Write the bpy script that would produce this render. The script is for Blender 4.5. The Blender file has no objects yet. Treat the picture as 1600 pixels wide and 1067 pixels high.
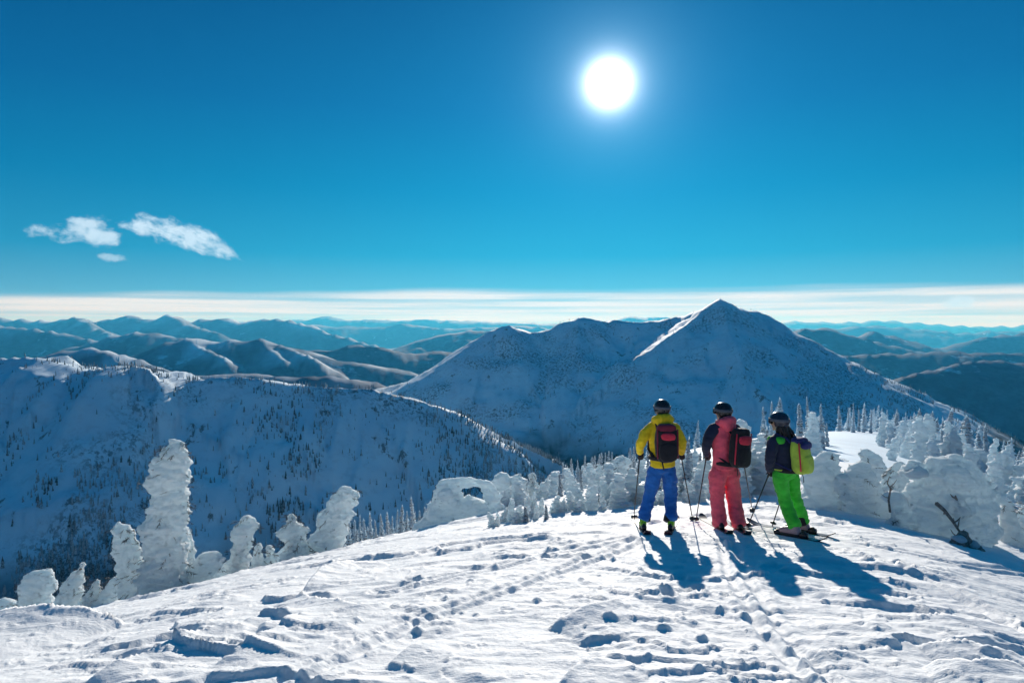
import bpy, bmesh, math, random
import numpy as np
from mathutils import Vector, Matrix

# ------------------------------------------------------------------ camera, sky, sun, exposure
scene = bpy.context.scene
COL = scene.collection
F_PX, CX, CY, HORIZON = 1067.0, 800.0, 533.5, 508.0     # authoring frame 1600 x 1067, 24 mm lens
PITCH = math.atan((CY - HORIZON) / F_PX)
cam_data = bpy.data.cameras.new('camera')
cam_data.lens = 24.0; cam_data.sensor_width = 36.0
cam_data.clip_start = 0.1; cam_data.clip_end = 400000.0
cam = bpy.data.objects.new('camera', cam_data)
cam.rotation_euler = (math.pi / 2 - PITCH, 0, 0)         # eye at the origin, looking along +Y
COL.objects.link(cam); scene.camera = cam

def at(px, py, d):
    """a point of the place, d metres ahead of the eye"""
    a, b = (px - CX) / F_PX, (CY - py) / F_PX
    y = math.cos(PITCH) + math.sin(PITCH) * b
    z = -math.sin(PITCH) + math.cos(PITCH) * b
    return Vector((a / y * d, d, z / y * d))

SUN = at(952, 131, 1.0).normalized()                     # towards the sun
SUN_EL = math.asin(SUN.z); SUN_AZ = math.atan2(SUN.x, SUN.y)

world = bpy.data.worlds.new('World'); scene.world = world
world.use_nodes = True
def build_world():
    nt = world.node_tree; N = nt.nodes; Lk = nt.links; N.clear()
    def nd(t, **k):
        n = N.new(t)
        for a, b in k.items(): setattr(n, a, b)
        return n
    def val(sock, v):
        if isinstance(v, bpy.types.NodeSocket): Lk.new(v, sock)
        else: sock.default_value = v
    def math_(op, a, b=0.0, c=0.0, clamp=False):
        n = nd('ShaderNodeMath', operation=op, use_clamp=clamp)
        val(n.inputs[0], a); val(n.inputs[1], b); val(n.inputs[2], c)
        return n.outputs[0]
    def mix(f, a, b, mode='MIX'):
        n = nd('ShaderNodeMix', data_type='RGBA', blend_type=mode)
        val(n.inputs[0], f); val(n.inputs[6], a); val(n.inputs[7], b)
        return n.outputs[2]
    def ramp(f, lo, hi):                                 # smooth 0..1 between lo and hi
        n = nd('ShaderNodeMapRange', interpolation_type='SMOOTHSTEP')
        val(n.inputs[0], f); val(n.inputs[1], lo); val(n.inputs[2], hi); val(n.inputs[3], 0.0); val(n.inputs[4], 1.0)
        return n.outputs[0]
    tc = nd('ShaderNodeTexCoord'); g = tc.outputs['Generated']
    sky = nd('ShaderNodeTexSky', sky_type='NISHITA')
    sky.sun_disc = False; sky.sun_elevation = SUN_EL; sky.sun_rotation = SUN_AZ
    sky.altitude = 2200; sky.air_density = 1.0; sky.dust_density = 0.25; sky.ozone_density = 3.0
    # clear, deep polarised winter blue
    sep = nd('ShaderNodeSeparateColor'); Lk.new(sky.outputs[0], sep.inputs[0])
    com = nd('ShaderNodeCombineColor')
    for i, (gain, gam) in enumerate(SKY_GRADE):
        Lk.new(math_('MULTIPLY', math_('POWER', sep.outputs[i], gam), gain), com.inputs[i])
    col = com.outputs[0]
    # direction angles
    xyz = nd('ShaderNodeSeparateXYZ'); Lk.new(g, xyz.inputs[0])
    x, y, z = xyz.outputs
    el = math_('ARCSINE', z)
    az = math_('ARCTAN2', x, y)
    dot = nd('ShaderNodeVectorMath', operation='DOT_PRODUCT'); Lk.new(g, dot.inputs[0]); dot.inputs[1].default_value = SUN
    th = math_('ARCCOSINE', math_('MINIMUM', dot.outputs['Value'], 0.9999999))
    # the deep, polarised blue of thin winter air: turquoise low down, darker overhead and away from the sun
    cr = nd('ShaderNodeValToRGB'); cr.color_ramp.interpolation = 'LINEAR'
    els = cr.color_ramp.elements
    while len(els) > 1: els.remove(els[-1])
    for k, (e, c) in enumerate(SKY_RAMP):
        p = els[0] if k == 0 else els.new(e / 1.6)
        p.position = e / 1.6; p.color = c + (1,)
    Lk.new(math_('DIVIDE', math_('MAXIMUM', el, 0.0), 1.6), cr.inputs[0])
    sc_ = nd('ShaderNodeVectorMath', operation='SCALE'); Lk.new(cr.outputs[0], sc_.inputs[0])
    away = ramp(th, 0.12, 0.95)
    sc_.inputs['Scale'].default_value = 10.0 * SKY_GAIN
    own = mix(1.0, sc_.outputs[0], mix(away, (1, 1, 1, 1), SKY_AWAY), 'MULTIPLY')
    col = mix(SKY_OWN, col, own)
    # clouds: a thin bright bank low on the horizon all the way round and a few puffs
    def nz(scale, vec, detail=5, rough=0.55):
        n = nd('ShaderNodeTexNoise', noise_dimensions='3D'); n.inputs['Scale'].default_value = scale
        n.inputs['Detail'].default_value = detail; n.inputs['Roughness'].default_value = rough
        Lk.new(vec, n.inputs['Vector']); return n.outputs['Fac']
    def vec3(a, b, c):
        n = nd('ShaderNodeCombineXYZ'); val(n.inputs[0], a); val(n.inputs[1], b); val(n.inputs[2], c); return n.outputs[0]
    bandv = vec3(az, math_('MULTIPLY', el, 26.0), 3.1)
    n1 = nz(2.6, bandv); n2 = nz(1.1, vec3(az, math_('MULTIPLY', el, 4.0), 7.7), 3)
    top = math_('ADD', 0.044, math_('MULTIPLY', math_('SUBTRACT', n2, 0.5), 0.050))
    band = math_('MULTIPLY', math_('SUBTRACT', 1.0, ramp(el, math_('SUBTRACT', top, 0.010), math_('ADD', top, 0.003))),
                 math_('ADD', 0.50, math_('MULTIPLY', ramp(n1, 0.36, 0.58), 0.48)))
    # a soft gap of blue inside the bank
    gap = math_('MULTIPLY', ramp(nz(1.5, vec3(az, math_('MULTIPLY', el, 60.0), 1.3), 4), 0.48, 0.66), 0.55)
    band = math_('MULTIPLY', band, math_('SUBTRACT', 1.0, gap))
    col = mix(band, col, CLOUDCOL)
    def puff(px, py, wx, wy, seed, dens, shear=0.0):
        d = at(px, py, 1.0).normalized()
        a0, e0 = math.atan2(d.x, d.y), math.asin(d.z)
        da = math_('SUBTRACT', az, a0); de = math_('SUBTRACT', math_('SUBTRACT', el, e0), math_('MULTIPLY', da, shear))
        r2 = math_('ADD', math_('POWER', math_('ABSOLUTE', math_('DIVIDE', da, wx)), 2.0), math_('POWER', math_('ABSOLUTE', math_('DIVIDE', de, wy)), 2.0))
        n = nz(38.0, vec3(da, math_('MULTIPLY', de, 1.5), seed), 7, 0.62)
        f = math_('SUBTRACT', math_('SUBTRACT', 1.0, r2), math_('MULTIPLY', math_('SUBTRACT', n, 0.5), 4.6))
        return math_('MULTIPLY', ramp(f, -0.05, 1.35), dens)
    for a in ((118, 364, .046, .012, 1.7, .75), (138, 352, .026, .015, 3.7, .85), (160, 372, .026, .011, 2.7, .8), (232, 354, .034, .017, 5.2, .95, -.1), (272, 362, .042, .020, 9.4, .95, -.2), (312, 376, .038, .019, 7.9, .9, -.35), (348, 390, .026, .008, 3.3, .7, -.45),
              (176, 403, .018, .006, 4.4, .5), (1512, 471, .024, .008, 6.1, .95), (1488, 477, .016, .005, 8.3, .7)):
        col = mix(puff(*a), col, PUFFCOL)
    # aureole round the sun
    core = math_('MULTIPLY', math_('EXPONENT', math_('MULTIPLY', th, -1.0 / 0.0090)), 220.0)
    halo = math_('MULTIPLY', math_('EXPONENT', math_('MULTIPLY', th, -1.0 / 0.034)), 7.0)
    wide = math_('MULTIPLY', math_('EXPONENT', math_('MULTIPLY', th, -1.0 / 0.16)), 2.0)
    def scaled(f, c):
        n = nd('ShaderNodeVectorMath', operation='SCALE'); n.inputs[0].default_value = c; Lk.new(f, n.inputs['Scale']); return n.outputs[0]
    for f, c in ((core, (1.0, 1.0, 1.0)), (halo, (.55, .85, 1.0)), (wide, (.06, .55, 1.0))):
        col = mix(1.0, col, scaled(f, c), 'ADD')
    bg = nd('ShaderNodeBackground'); Lk.new(col, bg.inputs['Color']); bg.inputs['Strength'].default_value = 0.1
    out = nd('ShaderNodeOutputWorld'); Lk.new(bg.outputs[0], out.inputs['Surface'])
SKY_GRADE = ((0.0008, 2.0), (0.13, 1.35), (0.24, 1.35))
SKY_RAMP = ((0.0, (.30, .58, .70)), (.045, (.10, .43, .62)), (.10, (.015, .34, .57)), (.19, (.0, .24, .48)), (.30, (.0, .148, .375)), (.44, (.0, .088, .26)), (.7, (.0, .115, .28)), (1.55, (.0, .128, .285)))
SKY_OWN, SKY_GAIN, SKY_AWAY = 0.93, 0.84, (.9, .67, .74, 1)
CLOUDCOL, PUFFCOL = (6.6, 6.9, 7.0, 1), (5.0, 6.6, 8.0, 1)
build_world()
world.cycles.sampling_method = 'MANUAL'; world.cycles.sample_map_resolution = 1024

sun_data = bpy.data.lights.new('sun', 'SUN'); sun_data.energy = 4.6; sun_data.angle = math.radians(0.53)
sun_data.color = (1.0, 0.955, 0.875)
sun = bpy.data.objects.new('sun', sun_data); COL.objects.link(sun)
sun.rotation_euler = SUN.to_track_quat('Z', 'Y').to_euler(); sun.location = (0, 0, 50)

vs = scene.view_settings
vs.view_transform = 'Standard'; vs.look = 'None'; vs.gamma = 1.0; vs.use_curve_mapping = False; vs.exposure = 0.36
cy = scene.cycles
cy.use_denoising = True; cy.max_bounces = 8; cy.diffuse_bounces = 5; cy.volume_bounces = 0; cy.transparent_max_bounces = 8
cy.use_adaptive_sampling = True; cy.adaptive_threshold = 0.012; cy.caustics_reflective = False; cy.caustics_refractive = False
cy.sample_clamp_indirect = 6.0
try: cy.denoiser = 'OPENIMAGEDENOISE'; cy.denoising_prefilter = 'ACCURATE'
except Exception: pass

# ------------------------------------------------------------------ helpers
rng = np.random.default_rng(7)
random.seed(7)
def _hash(ix, iy, iz, seed):
    h = (ix.astype(np.int64) * 374761393 + iy.astype(np.int64) * 668265263 + iz.astype(np.int64) * 2147483647 + seed * 1274126177) & 0xFFFFFFFF
    h = ((h ^ (h >> 13)) * 1274126177) & 0xFFFFFFFF
    h = ((h ^ (h >> 16)) * 2246822519) & 0xFFFFFFFF
    return h ^ (h >> 15)
def noise2(x, y, seed=0):
    """gradient noise, about -0.7..0.7"""
    x = np.asarray(x, float); y = np.asarray(y, float)
    ix, iy = np.floor(x), np.floor(y); fx, fy = x - ix, y - iy
    u, v = fx * fx * fx * (fx * (fx * 6 - 15) + 10), fy * fy * fy * (fy * (fy * 6 - 15) + 10)
    ix = ix.astype(np.int64); iy = iy.astype(np.int64); z = np.zeros_like(ix)
    def g(i, j):
        a = _hash(ix + i, iy + j, z, seed) * (2 * math.pi / 4294967296.0)
        return np.cos(a) * (fx - i) + np.sin(a) * (fy - j)
    a = g(0, 0) * (1 - u) + g(1, 0) * u
    b = g(0, 1) * (1 - u) + g(1, 1) * u
    return a * (1 - v) + b * v
def fbm2(x, y, oct=4, seed=0, gain=0.5):
    s, a = 0.0, 1.0
    for o in range(oct):
        s = s + a * noise2(x, y, seed + o * 17); x = x * 2.03 + 11.3; y = y * 2.03 - 4.7; a *= gain
    return s
def ridged2(x, y, oct=4, seed=0):
    s, a = 0.0, 1.0
    for o in range(oct):
        s = s + a * (1 - np.abs(noise2(x, y, seed + o * 17)) * 2.2); x = x * 2.1 + 3.3; y = y * 2.1 - 8.7; a *= 0.5
    return s - 1.0
def vnoise3(p, seed=0):
    """value noise -1..1 on (n,3)"""
    i = np.floor(p); f = p - i; f = f * f * (3 - 2 * f); i = i.astype(np.int64)
    r = 0.0
    for a in (0, 1):
        for b in (0, 1):
            for c in (0, 1):
                w = (f[:, 0] if a else 1 - f[:, 0]) * (f[:, 1] if b else 1 - f[:, 1]) * (f[:, 2] if c else 1 - f[:, 2])
                r = r + w * (_hash(i[:, 0] + a, i[:, 1] + b, i[:, 2] + c, seed) / 2147483648.0 - 1)
    return r
def fbm3(p, oct=3, seed=0, gain=0.5):
    s, a = 0.0, 1.0
    for o in range(oct):
        s = s + a * vnoise3(p, seed + o * 31); p = p * 2.07 + 5.1; a *= gain
    return s
def sstep(x, a, b):
    t = np.clip((x - a) / (b - a), 0, 1); return t * t * (3 - 2 * t)

def mesh_np(name, verts, faces, smooth=True):
    """verts (n,3), faces list of tuples or (m,3|4) array"""
    me = bpy.data.meshes.new(name)
    verts = np.asarray(verts, np.float32)
    if isinstance(faces, np.ndarray):
        m, k = faces.shape
        me.vertices.add(len(verts)); me.vertices.foreach_set('co', verts.ravel())
        me.loops.add(m * k); me.loops.foreach_set('vertex_index', faces.astype(np.int32).ravel())
        me.polygons.add(m); me.polygons.foreach_set('loop_start', np.arange(0, m * k, k, dtype=np.int32))
        me.update(calc_edges=True)
    else:
        me.from_pydata([tuple(map(float, v)) for v in verts], [], faces); me.update()
    me.polygons.foreach_set('use_smooth', np.full(len(me.polygons), smooth))
    me.validate()
    return me
def link(name, me, mat=None, parent=None, label=None, cat=None, group=None, kind=None, loc=None):
    o = bpy.data.objects.new(name, me); COL.objects.link(o)
    if mat is not None and me is not None and not me.materials: me.materials.append(mat)
    if parent is not None: o.parent = parent
    if label: o['label'] = label
    if cat: o['category'] = cat
    if group: o['group'] = group
    if kind: o['kind'] = kind
    if loc is not None: o.location = loc
    return o

# ------------------------------------------------------------------ materials
class NT:
    def __init__(s, name):
        s.m = bpy.data.materials.new(name); s.m.use_nodes = True; s.t = s.m.node_tree
        s.b = s.t.nodes['Principled BSDF']; s.o = s.t.nodes['Material Output']
    def nd(s, t, **k):
        n = s.t.nodes.new(t)
        for a, b in k.items(): setattr(n, a, b)
        return n
    def put(s, sock, v):
        if isinstance(v, bpy.types.NodeSocket): s.t.links.new(v, sock)
        else: sock.default_value = v
    def math(s, op, a, b=0.0, c=0.0):
        n = s.nd('ShaderNodeMath', operation=op); s.put(n.inputs[0], a); s.put(n.inputs[1], b); s.put(n.inputs[2], c); return n.outputs[0]
    def noise(s, scale, vec=None, detail=4, rough=0.55):
        n = s.nd('ShaderNodeTexNoise'); n.inputs['Scale'].default_value = scale; n.inputs['Detail'].default_value = detail
        n.inputs['Roughness'].default_value = rough
        if vec is not None: s.put(n.inputs['Vector'], vec)
        return n.outputs['Fac']
    def ramp(s, f, lo, hi, a=0.0, b=1.0):
        n = s.nd('ShaderNodeMapRange', interpolation_type='SMOOTHSTEP')
        s.put(n.inputs[0], f); s.put(n.inputs[1], lo); s.put(n.inputs[2], hi); s.put(n.inputs[3], a); s.put(n.inputs[4], b); return n.outputs[0]
    def mix(s, f, a, b):
        n = s.nd('ShaderNodeMix', data_type='RGBA'); s.put(n.inputs[0], f); s.put(n.inputs[6], a); s.put(n.inputs[7], b); return n.outputs[2]
    def coord(s, which='Object', scale=(1, 1, 1)):
        tc = s.nd('ShaderNodeTexCoord'); mp = s.nd('ShaderNodeMapping'); mp.inputs['Scale'].default_value = scale
        s.t.links.new(tc.outputs[which], mp.inputs['Vector']); return mp.outputs[0]
    def bump(s, h, strength=0.3, dist=0.02):
        n = s.nd('ShaderNodeBump'); n.inputs['Strength'].default_value = strength; n.inputs['Distance'].default_value = dist
        s.put(n.inputs['Height'], h); s.put(s.b.inputs['Normal'], n.outputs[0])
    def set(s, color=None, rough=None, **k):
        if color is not None: s.put(s.b.inputs['Base Color'], color if isinstance(color, bpy.types.NodeSocket) else tuple(color) + (1,) * (4 - len(color)))
        if rough is not None: s.put(s.b.inputs['Roughness'], rough)
        for a, b in k.items(): s.put(s.b.inputs[a.replace('_', ' ')], b)
        return s
MAT = {}
def snow_material():
    n = NT('wind_packed_snow')
    geo = n.nd('ShaderNodeNewGeometry').outputs['Position']
    mp = n.nd('ShaderNodeMapping'); mp.inputs['Scale'].default_value = (1.0, 3.2, 1.0); mp.inputs['Rotation'].default_value = (0, 0, -0.12)
    n.t.links.new(geo, mp.inputs['Vector'])
    a = n.noise(2.2, mp.outputs[0], 6, 0.6); b = n.noise(38, geo, 4, 0.65); c = n.noise(260, geo, 2, 0.6)
    n.set(n.mix(n.ramp(a, .35, .7), (.83, .85, .86, 1), (.91, .915, .92, 1)), n.ramp(b, .3, .7, .6, .85))
    n.b.inputs['Specular IOR Level'].default_value = 0.15
    h = n.math('ADD', n.math('MULTIPLY', a, 1.0), n.math('ADD', n.math('MULTIPLY', b, .28), n.math('MULTIPLY', c, .05)))
    n.bump(h, 0.55, 0.045)
    return n.m
MAT['snow'] = snow_material()
def slope_material():
    """shaded mountain snow: drifts, thin cover over scree, a few bare rock bands"""
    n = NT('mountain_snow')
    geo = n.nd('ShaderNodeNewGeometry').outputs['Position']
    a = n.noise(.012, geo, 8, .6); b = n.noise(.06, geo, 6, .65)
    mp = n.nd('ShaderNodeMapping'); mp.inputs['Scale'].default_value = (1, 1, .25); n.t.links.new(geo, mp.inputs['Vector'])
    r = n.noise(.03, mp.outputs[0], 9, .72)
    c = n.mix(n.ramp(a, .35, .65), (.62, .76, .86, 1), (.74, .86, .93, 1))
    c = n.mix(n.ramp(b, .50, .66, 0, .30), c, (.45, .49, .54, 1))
    c = n.mix(n.ramp(r, .605, .65, 0, .85), c, (.13, .125, .13, 1))
    mp2 = n.nd('ShaderNodeMapping'); mp2.inputs['Scale'].default_value = (1, 1, .30); n.t.links.new(geo, mp2.inputs['Vector'])
    st = n.noise(.15, mp2.outputs[0], 5, .75)                                        # scrub and small trees, too far to tell apart
    patch_ = n.ramp(n.noise(.0042, geo, 7, .62), .46, .60)
    c = n.mix(n.math('MULTIPLY', n.ramp(st, .47, .58, 0, .85), patch_), c, (.10, .125, .15, 1))
    open_ = n.nd('ShaderNodeAttribute', attribute_name='crest').outputs['Fac']       # 0 on the forested valley floors
    f2 = n.mix(n.ramp(b, .4, .7), (.035, .05, .055, 1), (.20, .23, .26, 1))
    c = n.mix(open_, f2, c)
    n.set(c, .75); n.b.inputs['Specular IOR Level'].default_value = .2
    n.bump(n.math('ADD', b, n.math('MULTIPLY', r, .6)), .35, 1.2)
    return n.m
MAT['slope'] = slope_material()
def hill_material():
    """far hills: dark conifer forest, snow on open crests and clearings"""
    n = NT('forested_hills')
    geo = n.nd('ShaderNodeNewGeometry').outputs['Position']
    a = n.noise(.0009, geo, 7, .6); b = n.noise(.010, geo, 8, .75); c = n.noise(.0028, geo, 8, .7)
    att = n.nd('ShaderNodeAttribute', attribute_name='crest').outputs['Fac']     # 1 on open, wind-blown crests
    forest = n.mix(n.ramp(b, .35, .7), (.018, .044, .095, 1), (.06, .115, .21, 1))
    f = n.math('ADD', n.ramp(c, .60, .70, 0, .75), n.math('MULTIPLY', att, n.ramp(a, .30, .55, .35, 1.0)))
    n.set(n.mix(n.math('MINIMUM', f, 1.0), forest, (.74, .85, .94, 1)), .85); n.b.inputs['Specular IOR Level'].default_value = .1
    return n.m
MAT['hills'] = hill_material()
def rime_material(name, tint, dirt, glow=0.0):
    """wind-packed rime on trees: translucent, streaked by the wind, twigs showing through"""
    n = NT(name)
    geo = n.nd('ShaderNodeNewGeometry').outputs['Position']
    mp = n.nd('ShaderNodeMapping'); mp.inputs['Scale'].default_value = (1.0, 1.0, 4.0); n.t.links.new(geo, mp.inputs['Vector'])
    a = n.noise(4.0, mp.outputs[0], 7, .66); b = n.noise(17, geo, 6, .72); c = n.noise(60, geo, 3, .6)
    col = n.mix(n.ramp(a, .36, .64), (tint[0] * .84, tint[1] * .87, tint[2] * .90, 1), tint + (1,))
    if dirt: col = n.mix(n.ramp(b, .60, .72, 0, dirt), col, (.20, .19, .17, 1))
    n.set(col, .6); n.b.inputs['Specular IOR Level'].default_value = .3
    n.set(Subsurface_Weight=.55, Subsurface_Scale=.14); n.b.inputs['Subsurface Radius'].default_value = (.8, .95, 1.0)
    n.bump(n.math('ADD', n.math('MULTIPLY', a, .9), n.math('ADD', n.math('MULTIPLY', b, .7), n.math('MULTIPLY', c, .25))), 1.0, .085)
    if glow:                                              # thin rime lets the low sun through
        tr = n.nd('ShaderNodeBsdfTranslucent'); n.put(tr.inputs['Color'], (.78, .93, 1.0, 1)); mx = n.nd('ShaderNodeMixShader'); mx.inputs[0].default_value = glow
        n.t.links.new(n.b.outputs[0], mx.inputs[1]); n.t.links.new(tr.outputs[0], mx.inputs[2]); n.t.links.new(mx.outputs[0], n.o.inputs['Surface'])
    return n.m
MAT['rime'] = rime_material('rime_snow', (.93, .97, 1.0), .04, .43)
MAT['rime_twiggy'] = rime_material('rime_over_twigs', (.90, .95, .99), .22, .45)
def plain(name, color, rough=.6, bump=0, scale=60, var=.12, **k):
    n = NT(name); geo = n.coord('Object')
    f = n.noise(scale, geo, 4)
    d = tuple(max(0, c * (1 - var * 2)) for c in color)
    n.set(n.mix(n.ramp(f, .3, .7), d + (1,), tuple(color) + (1,)), rough, **k)
    if bump: n.bump(n.noise(scale, geo, 5, .6), .6, bump)
    return n.m
MAT['needles'] = plain('frosted_needles', (.17, .18, .18), .85, .02, 14, .3)
MAT['bark'] = plain('weathered_bark', (.34, .29, .25), .85, .01, 30, .3)
MAT['far_fir'] = None
def far_fir():
    n = NT('far_snowy_fir')
    geo = n.nd('ShaderNodeNewGeometry').outputs['Position']
    nrm = n.nd('ShaderNodeSeparateXYZ'); n.t.links.new(n.nd('ShaderNodeNewGeometry').outputs['Normal'], nrm.inputs[0])
    a = n.noise(.5, geo, 5, .7); b = n.noise(.02, geo, 3, .6)
    f = n.math('ADD', n.ramp(a, .42, .62, 0, .5), n.ramp(b, .40, .62, 0, .45))
    n.set(n.mix(f, (.030, .040, .042, 1), (.62, .66, .70, 1)), .9); n.b.inputs['Specular IOR Level'].default_value = .1
    return n.m
MAT['far_fir'] = far_fir()
# ------------------------------------------------------------------ terrain heights
AXA = math.radians(25.6)                                  # the ridge we stand on runs this way
AX, AY = math.sin(AXA), math.cos(AXA)
def ridge_st(x, y):
    s = x * AX + y * AY; t = y * AX - x * AY              # t > 0: left of the crest
    t = t + np.where(s > 60, .00062 * (s - 60) ** 2, 0)
    return s, t
def near_ridge(x, y):
    s, t = ridge_st(np.asarray(x, float), np.asarray(y, float))
    base = -1.6 - .128 * np.maximum(s, -9) - np.where(s > 205, .34 * (s - 205) ** 1.02, 0) + np.where(s < -25, -.25 * (-25 - s), 0)
    k = np.interp(s, [0, 14, 32, 42, 80, 200], [.0182, .0200, .0165, .0138, .011, .009])
    c = .78 / (2 * k)
    left = .78 * (np.sqrt(t * t + c * c) - c)
    kr = np.interp(s, [0, 12, 30, 80, 200], [.045, .060, .035, .016, .011]); cr = .62 / (2 * kr)
    right = .62 * (np.sqrt(t * t + cr * cr) - cr)
    return base - np.where(t > 0, left, right)

# crest lines of the mountains, (column, row, distance) read against the horizon, with side slopes
def crest(pts, sl, sr, curve=1.0, kind=0):
    return ([at(*p) for p in pts], sl, sr, curve, kind)
MID = [
  # long ridge across the bowl on the left
  crest([(-700, 590, 1040), (-300, 552, 1120), (-60, 562, 1140), (50, 557, 1140), (130, 578, 1125), (182, 571, 1100), (250, 583, 1124), (298, 594, 1136), (330, 587, 1140), (400, 592, 1160), (480, 602, 1190), (560, 606, 1215), (640, 620, 1232), (700, 640, 1245), (730, 655, 1252), (756, 685, 1260), (800, 738, 1275), (880, 800, 1300)], .55, .76),
  crest([(182, 571, 1100), (202, 584, 1090), (222, 604, 1072)], 1.0, 1.05),
  # the peak
  crest([(1127, 465, 2300), (1104, 478, 2330), (1080, 487, 2360), (1058, 495, 2390), (1000, 503, 2420), (960, 501, 2430), (905, 496, 2430), (880, 502, 2420), (858, 516, 2400), (830, 518, 2390), (793, 507, 2370), (765, 515, 2350), (735, 534, 2330), (690, 570, 2310), (640, 612, 2290), (560, 650, 2280)], .66, .66, .95),
  crest([(1127, 465, 2300), (1150, 479, 2310), (1168, 482, 2320), (1195, 487, 2320), (1217, 501, 2310), (1245, 525, 2280), (1290, 563, 2230), (1330, 596, 2200), (1365, 626, 2180), (1400, 662, 2150), (1440, 710, 2110)], .60, .64, .95),
  crest([(1127, 465, 2300), (1106, 481, 2275), (1066, 509, 2196), (1022, 542, 2112), (1012, 580, 2075), (1004, 615, 2020)], .70, .62, .95),
  crest([(793, 507, 2370), (797, 540, 2318), (760, 580, 2255), (715, 615, 2190), (690, 640, 2140)], .66, .60, .95),
  crest([(1127, 465, 2300), (1138, 511, 2110), (1165, 571, 1900), (1210, 643, 1700)], .64, .64),
  crest([(1195, 487, 2320), (1215, 536, 2120), (1250, 597, 1920), (1292, 652, 1760)], .64, .64),
  crest([(905, 496, 2430), (900, 543, 2240), (885, 602, 2040)], .62, .62),
  crest([(1000, 503, 2420), (985, 552, 2230), (960, 612, 2030)], .62, .62),
]
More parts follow.
